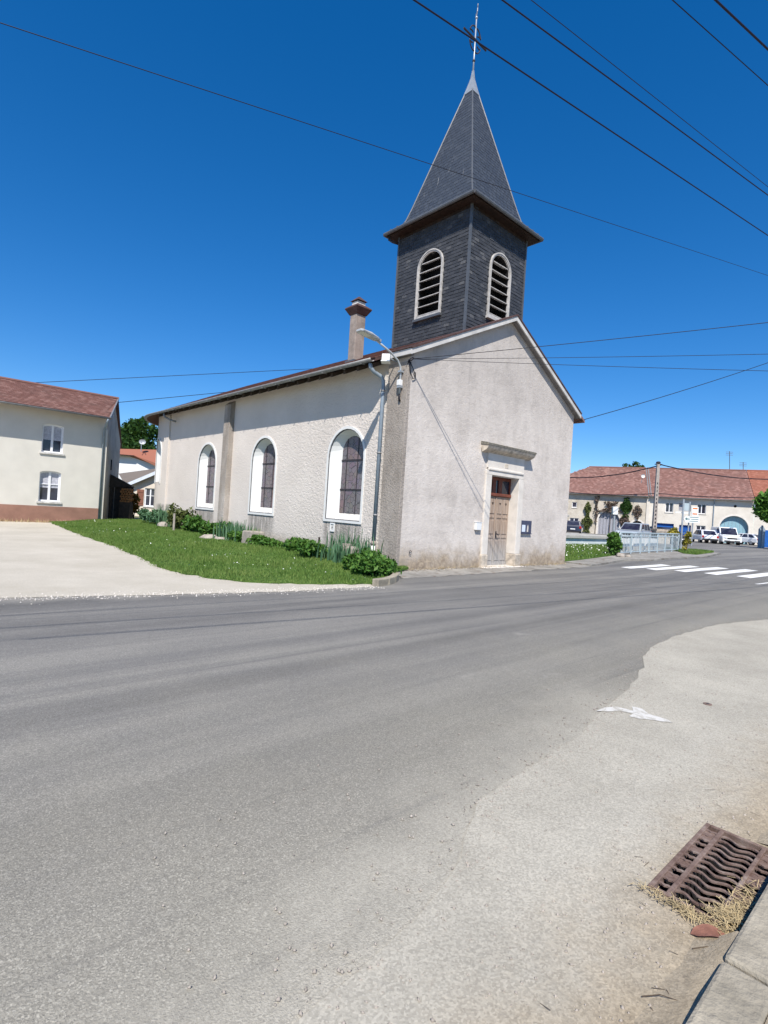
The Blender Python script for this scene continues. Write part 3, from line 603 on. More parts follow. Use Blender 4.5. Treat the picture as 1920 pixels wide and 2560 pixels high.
# eaves: rafter feet, gutter, downpipe
m0 = MB().add([(-.50, 0, EV-.085-.13), (-.50, .09, EV-.085-.13), (-.50, .09, EV-.085), (-.50, 0, EV-.085), (.02, 0, EV+.165-.13), (.02, .09, EV+.165-.13), (.02, .09, EV+.165), (.02, 0, EV+.165)],
      [(0, 1, 2, 3), (4, 7, 6, 5), (0, 4, 5, 1), (1, 5, 6, 2), (2, 6, 7, 3), (3, 7, 4, 0)])
rme = m0.mesh('rafter', M['dark_wood'])
y = .95
while y < 17.5:
    o = share('rafter', rme, church, Matrix.Translation((0, y, 0))); o.matrix_parent_inverse = Matrix.Translation(-church.location); y += .62
def gutter(name, pts, r, parent, mat='gutter'):
    loops = []; pts = [Vector(p) for p in pts]
    for i, p in enumerate(pts):
        t = (pts[min(i+1, len(pts)-1)]-pts[max(i-1, 0)]).normalized(); s = t.cross(Vector((0, 0, 1))).normalized()
        loops.append([p+s*r*math.cos(a)+Vector((0, 0, r*math.sin(a))) for a in np.linspace(math.pi, 2*math.pi, 9)] + [p+s*(r-.012)*math.cos(a)+Vector((0, 0, (r-.012)*math.sin(a))) for a in np.linspace(2*math.pi, math.pi, 9)])
    return MB().loft(loops, True, True, True).build(name, mat, parent, True)
gpts = [(-OH-.06, .80, EV-.02)] + [(-OH-.06, yy, EV-.02) for yy in np.linspace(4, YA, 5)] + [(4.5+(Rr+.06)*math.cos(math.pi-a), YA+(Rr+.06)*math.sin(math.pi-a), EV-.02) for a in np.linspace(.1, 2.6, 24)]
gt = gutter('gutter', gpts, .085, church)
m = MB()
for yy in np.arange(1.2, 17, .9): m.box(-OH-.155, -OH+.03, yy, yy+.03, EV-.118, EV-.10)
m.build('gutter_brackets', 'gutter', gt)
dp = MB().tube([(-.60, .95, 5.66), (-.59, .94, 5.56), (-.50, .92, 5.46), (-.24, .87, 5.36), (-.17, .85, 5.26), (-.155, .85, 5.1), (-.155, .85, .72)], .055, 12).build('downpipe', 'pipe_blue', church, True)
for z_ in (4.95, 3.2, 1.45): MB().tube([(-.155, .85, z_), (-.155, .85, z_+.05)], .066, 12).build('pipe_clip', 'gutter', dp, True)
MB().tube([(-.155, .85, -.1), (-.155, .85, .62)], .062, 12).build('pipe_foot', 'pvc', dp, True)
MB().tube([(-.155, .85, .62), (-.155, .85, .74)], .07, 12).build('pipe_collar', 'chimney', dp, True)
# short spouts under the far eaves
MB().tube([(-.60, 16.2, 5.66), (-.55, 16.2, 5.5), (-.35, 16.0, 5.36), (-.14, 15.8, 5.30)], .045, 10).build('spout', 'gutter', church, True)
# doorway
dj = MB().box(3.66, 5.79, -.062, .36, 2.98, 3.12).build('door_surround', 'stone', church, bevel=.008)
for x0, x1 in ((3.66, DX0), (DX1, 5.79)): MB().box(x0, x1, -.06, .36, .42, 2.98).build('door_jamb', 'stone', dj, bevel=.012)
for x0, x1 in ((3.63, DX0+.004), (DX1-.004, 5.83)): MB().box(x0, x1, -.09, .35, -.25, .42).build('plinth_block', 'stone_worn', dj, bevel=.03)
MB().box(3.74, 5.71, -.095, .1, 3.12, 3.20).build('lintel_moulding', 'stone', dj, bevel=.02)
MB().box(3.70, 5.75, -.055, .1, 3.20, 3.70).build('frieze', 'stone', dj)
MB().box(4.62, 4.80, -.064, .0, 3.27, 3.40).build('datestone', 'stone_worn', dj)
hd = MB().prism([(-.05, 3.66), (-.22, 3.74), (-.26, 3.78), (-.30, 3.86), (.05, 3.90)], lambda p, q, d: (d, p, q), 3.36, 6.04).build('door_hood', 'stone_worn', dj)
MB().prism([(-.305, 3.865), (-.315, 3.925), (-.25, 3.95), (.02, 4.0), (.02, 3.905)], lambda p, q, d: (d, p, q), 3.34, 6.06).build('hood_moss', 'moss', dj)
MB().box(3.6, 5.86, -.30, .4, -.25, .022).build('threshold', 'stone', dj, bevel=.01)
dl = MB().box(DX0, DX1, .33, .37, .02, 2.33).build('door', 'door_wood', church)
xm = (DX0+DX1)/2
for x0, x1 in ((DX0+.02, xm-.012), (xm+.012, DX1-.02)):
    lf = MB().box(x0, x1, .285, .33, .03, 2.32).build('door_leaf', 'door_wood', dl, bevel=.006)
m2 = MB().box(xm-.03, xm+.03, .262, .30, .03, 2.32).build('cover_strip', 'door_wood', dl, bevel=.008)
for x0, x1 in ((DX0+.09, xm-.40), (xm-.34, xm-.075), (xm+.075, xm+.34), (xm+.40, DX1-.09)):
    for z0, z1 in ((.18, .86), (.93, 1.00), (1.07, 1.52), (1.60, 1.67), (1.75, 2.24)):
        MB().box(x0, x1, .268, .286, z0, z1).build('door_panel', 'door_wood', dl, bevel=.014)
    MB().prism([((x0+x1)/2-.05, 2.12), ((x0+x1)/2+.05, 2.12), ((x0+x1)/2, 2.04)], GY, .258, .268).build('carved_drop', 'dark_wood', dl)
MB().box(DX0, DX1, .27, .33, .02, .10).build('kick_board', 'door_wood', dl, bevel=.006)
MB().tube([(xm+.07, .25, 1.08), (xm+.07, .21, 1.08), (xm+.07, .20, 1.05), (xm+.13, .20, 1.03)], .012, 6).build('handle', 'iron', dl, True)
MB().box(xm+.045, xm+.095, .255, .268, .94, 1.16).build('lock_plate', 'iron', dl)
tr = MB().box(DX0, DX1, .22, .36, 2.33, 2.43).build('transom_bar', 'red_frame', dl, bevel=.015)
for x0, x1 in ((DX0, DX0+.07), (DX0+.50, DX0+.70), (DX1-.70, DX1-.50), (DX1-.07, DX1)): MB().box(x0, x1, .27, .34, 2.43, DZ1).build('fanlight_frame', 'red_frame', dl)
MB().box(DX0, DX1, .272, .338, 2.87, DZ1+.02).build('fanlight_head', 'red_frame', dl)
for x0, x1 in ((DX0+.07, DX0+.5), (DX0+.7, DX1-.7), (DX1-.5, DX1-.07)): MB().box(x0, x1, .305, .315, 2.43, 2.87).build('fanlight_pane', 'glass', dl)
# bell tower
TX0, TX1, TY0, TY1, TZ0, TZ1 = 2.95, 6.05, .65, 3.95, 6.1, 11.60
TL = lambda p, q, d: (TX0+d, p, q); TF = lambda p, q, d: (p, TY0+d, q)
lv = [(2.28, .50, 8.36, 10.48, TL), (4.60, .50, 8.36, 10.44, TF)]
tower = clip_tri_wall([rect(TY0, TY1, TZ0, TZ1), arch(*lv[0][:4])], TL).build('bell_tower', 'slate', church)
clip_tri_wall([rect(TX0, TX1, TZ0, TZ1), arch(*lv[1][:4])], TF).build('tower_front', 'slate', tower)
MB().add([(TX1, TY0, TZ0), (TX1, TY1, TZ0), (TX0, TY1, TZ0), (TX1, TY0, TZ1), (TX1, TY1, TZ1), (TX0, TY1, TZ1)], [(0, 1, 4, 3), (1, 2, 5, 4)]).build('tower_back', 'slate', tower)
for c, hw, zb, za, fn in lv:
    lw = MB().ring(arch(c, hw+.085, zb-.08, za+.085), arch(c, hw+.045, zb-.03, za+.045), fn, -.08, .0).build('louvre_window', 'louvre', church)
    MB().ring(arch(c, hw+.046, zb-.031, za+.046), arch(c, hw+.005, zb+.0, za-.0), fn, -.06, .12).build('inner_frame', 'louvre', lw)
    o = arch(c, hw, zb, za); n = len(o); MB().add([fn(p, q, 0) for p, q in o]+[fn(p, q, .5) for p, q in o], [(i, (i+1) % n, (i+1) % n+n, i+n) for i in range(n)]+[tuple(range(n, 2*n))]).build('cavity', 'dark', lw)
    for k in range(7):
        z0 = zb+.02+k*(za-zb)/7.15; zt = z0+.12; h2 = hw if zt < za-hw else math.sqrt(max(.01, hw*hw-(zt-(za-hw))**2))
        V = [fn(c+s*h2, z0+dz, d) for d, dz in ((-.045, 0), (-.045, .024), (.19, .115), (.19, .091)) for s in (-1, 1)]
        MB().add(V, [(0, 1, 3, 2), (2, 3, 5, 4), (4, 5, 7, 6), (6, 7, 1, 0), (0, 2, 4, 6), (1, 7, 5, 3)]).build('slat', 'louvre', lw)
    MB().prism(rect(c-hw-.13, c+hw+.13, zb-.17, zb-.09), fn, -.12, .0).build('louvre_sill', 'zinc_dark' if fn is TL else 'louvre', lw)
# slates: nearest 300 picked out singly, the rest joined
sl = []
for fn, a0, a1, (c, hw, zb, za, _) in ((TL, TY0, TY1, lv[0]), (TF, TX0, TX1, lv[1])):
    r = 0; z_ = TZ0+.1
    while z_ < TZ1-.05:
        p = a0 - (.11 if r % 2 else 0)
        while p < a1:
            p0, p1 = max(p, a0), min(p+.216, a1); pc = (p0+p1)/2
            inside = abs(pc-c) < hw+.06 and zb-.12 < z_+.05 < za-hw or ((pc-c)**2+(z_-(za-hw))**2 < (hw+.05)**2)
            lowz = rz_(TX0)-.2 if fn is TL else rz_(pc)-.2
            if p1-p0 > .05 and not inside and z_ > lowz: sl.append((fn, p0, p1, z_))
            p += .22
        z_ += .112; r += 1
def slate_mesh(m, fn, p0, p1, z_, jig=True):
    j = (lambda a: random.uniform(-a, a)) if jig else (lambda a: 0)
    t0 = .017+j(.004); dz = j(.007); h = .15
    v = [fn(p0+.003, z_+dz, -t0), fn(p1-.003, z_+dz+j(.006), -t0-j(.005)), fn(p1-.003, z_+h, -.004), fn(p0+.003, z_+h, -.004), fn(p0+.003, z_+dz, 0), fn(p1-.003, z_+dz, 0)]
    m.add(v, [(0, 1, 2, 3), (4, 5, 1, 0), (4, 0, 3), (5, 2, 1)])
full = [s for s in sl if abs(s[2]-s[1]-.216) < .01 and s[0] is TL]; full.sort(key=lambda s: (s[3]-6)*1.1+s[1]*2); single = set(map(id, full[:300]))
vm = []
for k in range(6):
    q = MB(); slate_mesh(q, lambda a, b, d: (d, a, b), 0, .216, 0); vm.append(q.mesh('slate', M['slate']))
rest = MB()
for s in sl:
    if id(s) in single:
        o = share('slate', random.choice(vm), tower, Matrix.Translation((TX0, s[1], s[3])))
    else: slate_mesh(rest, *s)
tag(rest.build('slate_cladding', 'slate', tower), kind='stuff')
for x_, y_ in ((TX0, TY0), (TX0, TY1), (TX1, TY0)): MB().box(x_-.035, x_+.035, y_-.035, y_+.035, TZ0, TZ1).build('corner_strip', 'zinc_dark', tower)
# tower eaves and spire
TC = Vector((4.5, 2.3, 0)); hx, hy = 1.87, 1.97
MB().box(TC.x-hx, TC.x+hx, TC.y-hy, TC.y+hy, 11.52, 11.60).build('tower_soffit', 'brown_wood', tower, bevel=.01)
MB().box(TC.x-hx+.30, TC.x+hx-.30, TC.y-hy+.30, TC.y+hy-.30, 11.42, 11.519).build('soffit_batten', 'brown_wood', tower)
sq = lambda a, b, z: [(TC.x-a, TC.y-b, z), (TC.x+a, TC.y-b, z), (TC.x+a, TC.y+b, z), (TC.x-a, TC.y+b, z)]
lev = [(hx+.05, hy+.05, 11.602), (1.70, 1.80, 11.72), (1.54, 1.63, 11.90), (1.42, 1.50, 12.15), (1.30, 1.37, 12.55), (.16, .16, 16.78)]
spire = MB().loft([sq(*l) for l in lev], True, True, True).build('spire', 'spire', church)
m = MB()
for fi in range(4):
    for l0, l1 in zip(lev[:-1], lev[1:]):
        A, B = [Vector(p) for p in sq(*l0)], [Vector(p) for p in sq(*l1)]; a0, a1, b0, b1 = A[fi], A[(fi+1) % 4], B[fi], B[(fi+1) % 4]
        S = ((b0+b1)/2-(a0+a1)/2); L = S.length; N = (a1-a0).cross(S).normalized(); rows = max(1, round(L/.135))
        for r in range(rows):
            t0, t1 = r/rows, min(1, (r+1.08)/rows); e0, e1, g0, g1 = a0.lerp(b0, t0), a1.lerp(b1, t0), a0.lerp(b0, t1), a1.lerp(b1, t1); wdt = (e1-e0).length; k = max(1, round(wdt/.22))
            for i in range(k):
                o_ = .5/k if r % 2 else 0; s0, s1 = min(1, i/k+o_), min(1, (i+1)/k+o_-.01)
                if s1 <= s0+.02/k: continue
                th = .009+random.uniform(-.002, .002)
                m.add([e0.lerp(e1, s0)+N*th, e0.lerp(e1, s1)+N*th, g0.lerp(g1, s1)+N*.003, g0.lerp(g1, s0)+N*.003, e0.lerp(e1, s0), e0.lerp(e1, s1)], [(0, 1, 2, 3), (4, 5, 1, 0)])
tag(m.build('spire_slates', 'spire', spire), kind='stuff')
for i in range(4): MB().tube([Vector(sq(*l)[i]) for l in lev], .028, 6).build('hip_strip', 'zinc_dark', spire)
gp = sq(hx+.08, hy+.08, 11.60); m = MB()
for i in range(4):
    a, b = Vector(gp[i]), Vector(gp[(i+1) % 4]); m.tube([a, b], .06, 8)
    for k in range(1, 12): p = a.lerp(b, k/12); m.box(p.x-.025, p.x+.025, p.y-.025, p.y+.025, 11.60, 11.69)
m.build('spire_gutter', 'zinc_dark', spire)
MB().tube([(2.66, 4.20, 11.53), (2.66, 4.20, 11.42), (2.76, 4.10, 11.34), (2.92, 3.98, 11.30)], .04, 8).build('spire_spout', 'iron', spire, True)
MB().loft([sq(.205, .205, 16.70), sq(.13, .13, 17.0), sq(.06, .06, 17.3), sq(.025, .025, 17.62)], True, True, True).build('spire_cap', 'zinc', spire)
# iron cross with weathercock
cz = 18.72
cross = MB().tube([(4.5, 2.3, 17.4), (4.5, 2.3, 18.1), (4.5, 2.3, 19.62)], [.034, .028, .02], 8).build('cross', 'zinc', church, True)
MB().tube([(3.86, 2.3, cz), (5.14, 2.3, cz)], .036, 6).build('cross_arm', 'iron', cross)
MB().sphere((4.5, 2.3, 17.95), .055).build('cross_knop', 'iron', cross, True)
for sx in (-1, 1):
    for sz in (-1, 1):
        pts = [(4.5+sx*(.03+.24*(1-math.cos(a))*.5+.10*math.sin(a)), 2.3, cz+sz*(.42-.30*a/4.2+.06*math.sin(2*a))) for a in np.linspace(0, 4.2, 12)]
        MB().tube(pts, .024, 5).build('cross_scroll', 'iron', cross)
ck = [(0, 0), (.06, .03), (.14, .05), (.20, .16), (.14, .16), (.10, .12), (.02, .13), (-.05, .16), (-.07, .25), (-.12, .27), (-.10, .22), (-.15, .20), (-.11, .17), (-.09, .08), (-.04, .02)]
MB().prism([(a, b) for a, b in ck], lambda p, q, d: (4.5+d*.73+p*.62, 2.3-d*.68+p*.78, 19.56+q*1.3), -.012, .012).build('weathercock', 'grey_plastic', cross)
MB().sphere((4.5, 2.3, 19.5), .05).build('cross_ball', 'zinc', cross, True)
# chimney
chim = MB().box(1.0, 1.39, 3.70, 4.05, 6.2, 8.16).build('chimney', 'chimney', church, bevel=.015)
MB().loft([[(1.195+a*w, 3.875+b*w, z_) for a, b in ((-1, -1), (1, -1), (1, 1), (-1, 1))] for w, z_ in ((.21, 8.16), (.33, 8.36), (.32, 8.40), (.18, 8.50))], True, True, True).build('chimney_slab', 'maroon', chim)
MB().box(1.03, 1.36, 3.72, 4.03, 8.47, 8.60).build('chimney_pot', 'sill', chim)
MB().loft([[(1.195+a*w, 3.875+b*w, z_) for a, b in ((-1, -1), (1, -1), (1, 1), (-1, 1))] for w, z_ in ((.21, 8.63), (.03, 8.80))], True, True, True).build('chimney_cap', 'maroon', chim)
MB().box(.94, 1.45, 3.64, 4.11, 6.40, 6.60).build('chimney_flashing', 'zinc_dark', chim)
# ---------------------------------------------------------------- things fixed to the church
lamp = thing('wall_lamp', (-.12, .2, 4.8), 'grey street lamp on a curved arm at the church corner', 'lamp')
MB().tube([(-.13, .2, 4.82), (-.13, .2, 5.42), (-.16, .2, 5.56), (-.27, .2, 5.70), (-.55, .2, 5.85), (-1.06, .2, 6.03)], .028, 10).build('arm', 'grey_plastic', lamp, True)
for z_ in (5.40, 4.98): MB().box(-.19, -.07, .14, .26, z_, z_+.05).build('clamp', 'zinc', lamp)
MB().box(-.20, -.08, .15, .27, 5.04, 5.20).build('fuse_box', 'white_plastic', lamp, bevel=.01)
MB().tube([(-.12, .21, 4.84), (-.12, .22, 4.70), (-.10, .2, 4.62)], .03, 6).build('cable_end', 'cable', lamp, True)
hm = Matrix.Translation((-1.36, .2, 6.10)) @ Matrix.Rotation(R(7), 4, 'Y')
def lp(x, y, z): return hm @ Vector((x, y, z))
hp = [(-.34, .06), (-.30, .12), (-.05, .15), (.28, .13), (.34, .07), (.34, -.045), (.28, -.065), (-.05, -.075), (-.30, -.06), (-.34, -.03)]
prof = [(-.34, .012), (-.30, .045), (0, .055), (.30, .035), (.34, .0)]
ol = [(-.34, 0, .09), (-.28, 0, .145), (0, 0, .155), (.28, 0, .12), (.34, 0, .07)]
V = []; F = []
for x_, _, w in ol:
    zt = .05-.03*abs(x_)/.34; V += [lp(x_, -w, 0), lp(x_, -w*.8, zt), lp(x_, w*.8, zt), lp(x_, w, 0), lp(x_, w*.9, -.03), lp(x_, -w*.9, -.03)]
for k in range(4):
    for i in range(6): F.append((k*6+i, k*6+(i+1) % 6, k*6+6+(i+1) % 6, k*6+6+i))
F += [tuple(range(6)), tuple(24+i for i in range(6))]
MB().add(V, F).build('lamp_head', 'grey_plastic', lamp)
MB().obox(hm @ Matrix.Translation((-.12, 0, -.034)), .30, .20, .012).build('lens', 'lens', lamp)
MB().obox(hm @ Matrix.Translation((.36, 0, 0)), .12, .09, .07).build('socket', 'zinc', lamp)
fl = thing('floodlight', (-.45, .48, 5.6), 'white box floodlight under the church eave beside the lamp arm', 'floodlight')
fm = Matrix.Translation((-.46, .47, 5.76)) @ Matrix.Rotation(R(-50), 4, 'Z') @ Matrix.Rotation(R(-8), 4, 'X')
MB().obox(fm, .22, .16, .20).build('housing', 'white_plastic', fl, bevel=.015)
MB().obox(fm @ Matrix.Translation((0, -.01, -.115)), .25, .19, .03).build('rim', 'white_plastic', fl, bevel=.01)
MB().tube([(-.36, .47, 5.80), (-.15, .47, 5.76), (-.05, .47, 5.76)], .02, 6).build('bracket', 'zinc', fl)
ins = thing('cable_bracket', (-.05, -.05, 5.6), 'dark iron cable bracket on the church corner above the lamp', 'bracket')
MB().tube([(.05, .02, 5.76), (-.10, -.12, 5.73)], .022, 6).build('arm', 'iron', ins)
MB().tube([(-.02, .1, 5.62), (-.09, -.06, 5.72)], .02, 6).build('stay', 'iron', ins)
for k in range(3): MB().sphere((-.10+.03*k, -.14, 5.70+.03*k), .035).build('insulator', 'iron', ins, True)
for pts in ([(-.08, -.06, 5.70), (-.03, -.05, 5.45), (.10, -.04, 5.25), (.22, -.03, 5.30), (.20, -.03, 5.45)], [(-.08, -.05, 5.7), (-.06, .1, 5.5), (-.09, .2, 5.42)], [(-.06, -.06, 5.68), (.10, -.05, 5.5), (.20, -.04, 5.34)]):
    MB().tube(pts, .013, 5).build('cable_loop', 'cable', ins, True)
nb = thing('notice_board', (6.05, -.03, 1.1), 'dark blue notice board right of the church door', 'notice board')
MB().box(5.83, 6.45, -.05, .0, 1.14, 1.58).build('case', 'blue_board', nb, bevel=.01)
MB().box(5.85, 6.05, -.057, -.051, 1.19, 1.43).build('notice', 'paper', nb)
MB().prism([(6.16, 1.19), (6.24, 1.19), (6.245, 1.36), (6.21, 1.44), (6.175, 1.36)], GY, -.057, -.051).build('leaflet', 'stone', nb)
MB().box(5.82, 6.46, -.07, .0, 1.115, 1.14).build('ledge', 'blue_board', nb)
mbx = thing('letter_box', (3.4, -.05, 1.2), 'small white box left of the church door', 'box')
MB().box(3.26, 3.53, -.09, .0, 1.19, 1.43).build('body', 'white_plastic', mbx, bevel=.012)
MB().box(3.25, 3.54, -.10, .0, 1.43, 1.45).build('lid', 'white_plastic', mbx)
mp = thing('meter_plate', (-.02, 3.0, 1.0), 'small white framed plate below the nearest church window', 'plate')
MB().ring(rect(2.87, 3.09, .86, 1.13), rect(2.905, 3.055, .90, 1.09), WX, -.03, .01).build('frame', 'white_plastic', mp)
MB().prism(rect(2.905, 3.055, .90, 1.09), WX, -.012, .01).build('cover', 'sill', mp)
MB().sphere((-.018, 2.98, 1.0), .018).build('knob', 'iron', mp)
tie = thing('wall_ring', (.45, -.02, .5), 'small iron ring low on the church gable near the corner', 'ring')
MB().tube([(.45+.045*math.cos(a), -.03, .50+.055*math.sin(a)) for a in np.linspace(0, 5.6, 14)], .008, 5).build('ring', 'iron', tie)

# ---------------------------------------------------------------- overhead cables
def cable(a, b, r, sag, label, mat='cable', n=26):
    a, b = Vector(a), Vector(b); pts = [a.lerp(b, i/n) - Vector((0, 0, sag*4*(i/n)*(1-i/n))) for i in range(n+1)]
    tag(MB().tube(pts, r, 6).build('overhead_cable', mat, None, True), label, 'cable')
def ext(p, q, e0, e1):
    p, q = Vector(p), Vector(q); d = (q-p).normalized(); return p-d*e0, q+d*e1
cable(*ext((-9.82, -5.67, 4.86), (1.63, -7.72, 6.43), 6, 8), .0034, -.02, 'thin cable crossing the whole sky in front of the spire')
cable(*ext((-6.7, -6.57, 6.60), (1.97, -7.6, 7.37), 8, 10), .009, .0, 'thick cable crossing the top of the cross', 'cable_blue')
cable(*ext((-6.44, -7.42, 6.22), (-1.04, -8.27, 6.53), 8, 10), .007, -.02, 'second thick cable from the left, upper right of the sky', 'cable_blue')
cable(*ext((-6.17, -7.53, 6.34), (-1.12, -8.29, 6.60), 8, 10), .0036, -.02, 'thin cable just above the second thick cable')
cable(*ext((-5.18, -8.42, 6.43), (-3.34, -8.75, 6.55), 8, 12), .0045, 0, 'short thin cable near the upper right picture corner')
cable(*ext((-4.71, -8.62, 6.63), (-3.66, -8.81, 6.71), 8, 12), .010, 0, 'thick cable in the upper right picture corner', 'cable_blue')
for e, lab, r in (((4.86, -7.03, 6.68), 'highest cable from the church corner bracket to the right', .008), ((4.81, -7.09, 5.91), 'middle cable from the church corner bracket to the right', .006), ((4.97, -7.07, 5.55), 'lowest cable from the church corner bracket to the right', .006)):
    a = Vector((-.08, -.13, 5.73)); b = Vector(e); cable(a, a+(b-a)*1.6, r, .05, lab)
cable((9.04, -.02, 5.48), at(1920, 902, 24)+(at(1920, 902, 24)-Vector((9.04, 0, 5.48)))*.3, .014, .12, 'cable rising right from the far corner of the gable')
cable(at(80, 957, 33), at(820, 920, 42), .017, .0, 'upper of two cables running behind the church chimney')
cable(at(286, 1007, 32), at(640, 973, 38), .017, .0, 'lower cable running from the left house behind the church')

# ---------------------------------------------------------------- house on the left
def wall_window(parent, fn, s0, s1, z0, z1, dep=.18, rise=0, frame='frame', curtain=True, mull=True, sill='sill', bars=(), pane='glass'):
    """casement set back in an opening: frame > pane, curtain, sill"""
    c, hw = (s0+s1)/2, (s1-s0)/2
    o = arch(c, hw, z0, z1, 8, rise) if rise else rect(s0, s1, z0, z1); i_ = arch(c, hw-.07, z0+.07, z1-.07, 8, rise) if rise else rect(s0+.07, s1-.07, z0+.07, z1-.07)
    w = MB().ring(o, i_, fn, dep-.06, dep).build('window', frame, parent)
    if mull: MB().prism(rect(c-.05, c+.05, z0+.05, z1-.06+rise*0), fn, dep-.07, dep).build('mullion', frame, w)
    for b in bars: MB().prism(rect(s0+.06, s1-.06, b-.02, b+.02), fn, dep-.065, dep).build('glazing_bar', frame, w)
    for a, b in (((s0+.07, c-.05), (c+.05, s1-.07)) if mull else ((s0+.07, s1-.07),)):
        MB().prism(rect(a, b, z0+.07, z1-.07), fn, dep-.02, dep-.01).build('pane', pane, w)
        if curtain: MB().prism(rect(a, b, z0+(z1-z0)*.45, z1-.07), fn, dep-.0245, dep-.021).build('curtain', 'curtain', w)
    n = len(o); lo = [fn(p, q, 0) for p, q in o]+[fn(p, q, dep+.02) for p, q in o]
    MB().add(lo, [(k, (k+1) % n, (k+1) % n+n, k+n) for k in range(n)]).build('reveal', 'frame' if sill == 'sill' else 'farm_white', w)
    MB().prism(rect(s0-.08, s1+.08, z0-.09, z0), fn, -.07, .02).build('sill', sill, w)
    return w
house = thing('house', (-6, 20, 0), 'two-storey white house with brown plinth and red tiled roof', 'house')
HY = lambda p, q, d: (p, 20+d, q)
ops = [(-4.90, -4.0, 3.42, 4.80), (-4.90, -4.0, 1.03, 2.52), (-9.4, -8.5, 3.42, 4.80), (-9.4, -8.5, 1.03, 2.52)]
clip_tri_wall([rect(-13, -2.05, .0, 5.62)] + [arch((a+b)/2, (b-a)/2, c, d, 8, .1) for a, b, c, d in ops], HY).build('front_wall', 'house_wall', house)
for a, b, c, d in ops: wall_window(house, HY, a, b, c, d, .2, .1, bars=((c+d)/2+.1,) if c < 2 else ())
MB().box(-13, -2.04, 19.975, 20.06, -.2, .80).build('plinth', 'plinth', house)
MB().add([(-2.05, 20, -.2), (1.1, 28.4, -.2), (1.1, 28.4, 5.0), (-.52, 24.5, 7.28), (-2.05, 20, 5.62)], [(0, 1, 2, 3, 4)]).build('gable_wall', 'farm_stone', house)
MB().box(-2.17, -2.02, 19.95, 20.03, -.2, 4.9).build('corner_band', 'house_wall', house)
t = .08; q = [(-13, 19.28, 5.46), (-2.12, 19.28, 5.46), (-.30, 24.5, 7.30), (-13, 24.5, 7.30)]
hr = MB().add(q+[(a, b, c-t) for a, b, c in q], [(0, 1, 2, 3), (7, 6, 5, 4), (0, 4, 5, 1), (1, 5, 6, 2)]).build('roof', 'tiles', house)
q = [(-13, 24.5, 7.30), (-.30, 24.5, 7.30), (1.35, 28.9, 4.80), (-13, 28.9, 4.80)]
MB().add(q+[(a, b, c-t) for a, b, c in q], [(0, 1, 2, 3), (7, 6, 5, 4), (1, 5, 6, 2), (2, 6, 7, 3)]).build('rear_roof', 'tiles', house)
Wt = Vector((0, 5.22, 1.84))/18
tile_rows('roof_tiles', 'tiles', (-13, 19.27, 5.465), (.24, 0, 0), Wt, 54, 18, hr, skip=lambda a: a.x > -2.36+(a.y-19.28)*.349, th=.03)
MB().tube([(-13, 24.5, 7.33), (-.3, 24.5, 7.33)], .10, 8).build('ridge_tiles', 'tiles', hr)
MB().tube([(-2.13, 19.27, 5.47), (-.31, 24.5, 7.33)], .04, 6).build('verge_strip', 'gutter', hr)
gutter('gutter', [(-13, 19.22, 5.44), (-8, 19.22, 5.44), (-2.10, 19.22, 5.44)], .08, house)
dpp = MB().tube([(-2.25, 19.22, 5.38), (-2.25, 19.25, 5.25), (-2.22, 19.7, 4.98), (-2.20, 19.9, 4.85), (-2.20, 19.9, .05)], .055, 10).build('downpipe', 'pipe_blue', house, True)
MB().box(-.98, -.90, 22.9, 23.02, 2.95, 3.55).build('slit_window', 'dark', house)
# canopy and wood store on its flank
can = thing('lean_to', (-.1, 24, 0), 'dark lean-to canopy against the side of the left house', 'shed')
def sidep(L, off, z): return Vector((-2.05+.351*L+.936*off, 20+.936*L-.351*off, z))
q = [sidep(3.1, .0, 2.72), sidep(3.1, 1.15, 2.14), sidep(6.2, 1.15, 2.14), sidep(6.2, .0, 2.72)]
MB().add([*q, *[p-Vector((0, 0, .07)) for p in q]], [(0, 1, 2, 3), (7, 6, 5, 4), (0, 4, 5, 1), (1, 5, 6, 2), (2, 6, 7, 3)]).build('roof_panel', 'dark_wood', can)
for L, o_ in ((3.2, 1.05), (6.1, 1.05), (3.2, .08)):
    p = sidep(L, o_, 0); MB().box(p.x-.05, p.x+.05, p.y-.05, p.y+.05, 0, 2.12 if o_ > 1 else 2.6).build('post', 'dark_wood', can)
for k in range(3):
    a = sidep(3.3, .1+.165*k, 0); b = sidep(3.3, .255+.165*k, 0); h = 2.55-.5*(.1+.165*k)
    MB().add([(a.x, a.y, 0), (b.x, b.y, 0), (b.x, b.y, h), (a.x, a.y, h+.03)], [(0, 1, 2, 3)]).build('side_board', 'dark_wood', can)
ti = [sidep(3.12, .02, 2.64), sidep(3.12, 1.13, 2.08), sidep(3.12, .02, 1.95)]; MB().add([*ti, *[v+Vector((-.02, .03, 0)) for v in ti]], [(0, 1, 2), (3, 5, 4), (0, 3, 4, 1), (1, 4, 5, 2), (2, 5, 3, 0)]).build('gable_board', 'dark_wood', can)
bw = [sidep(6.0, .05, .0), sidep(6.0, 1.1, .0), sidep(6.0, 1.1, 2.1), sidep(6.0, .05, 2.6)]; MB().add(bw, [(0, 1, 2, 3)]).build('shade_backing', 'dark_wood', can)  # dark sheet added at the back, stands in for shade under the canopy
ws = thing('firewood_stack', (1.7, 27.4, 0), 'orange-brown stack of split firewood behind the lean-to', 'firewood')
d_ = rt; c_ = sidep(2.72, .95, 0)
for r_ in range(6):
    for k in range(4):
        p = c_+d_*(-.24+.145*k+.07*(r_ % 2))+Vector((0, 0, 1.22+.135*r_)); ax = fw
        rr = random.uniform(.058, .074); MB().tube([p-ax*.2, p+ax*.2+Vector((0, 0, .01))], rr, 6).build('log', 'log', ws)
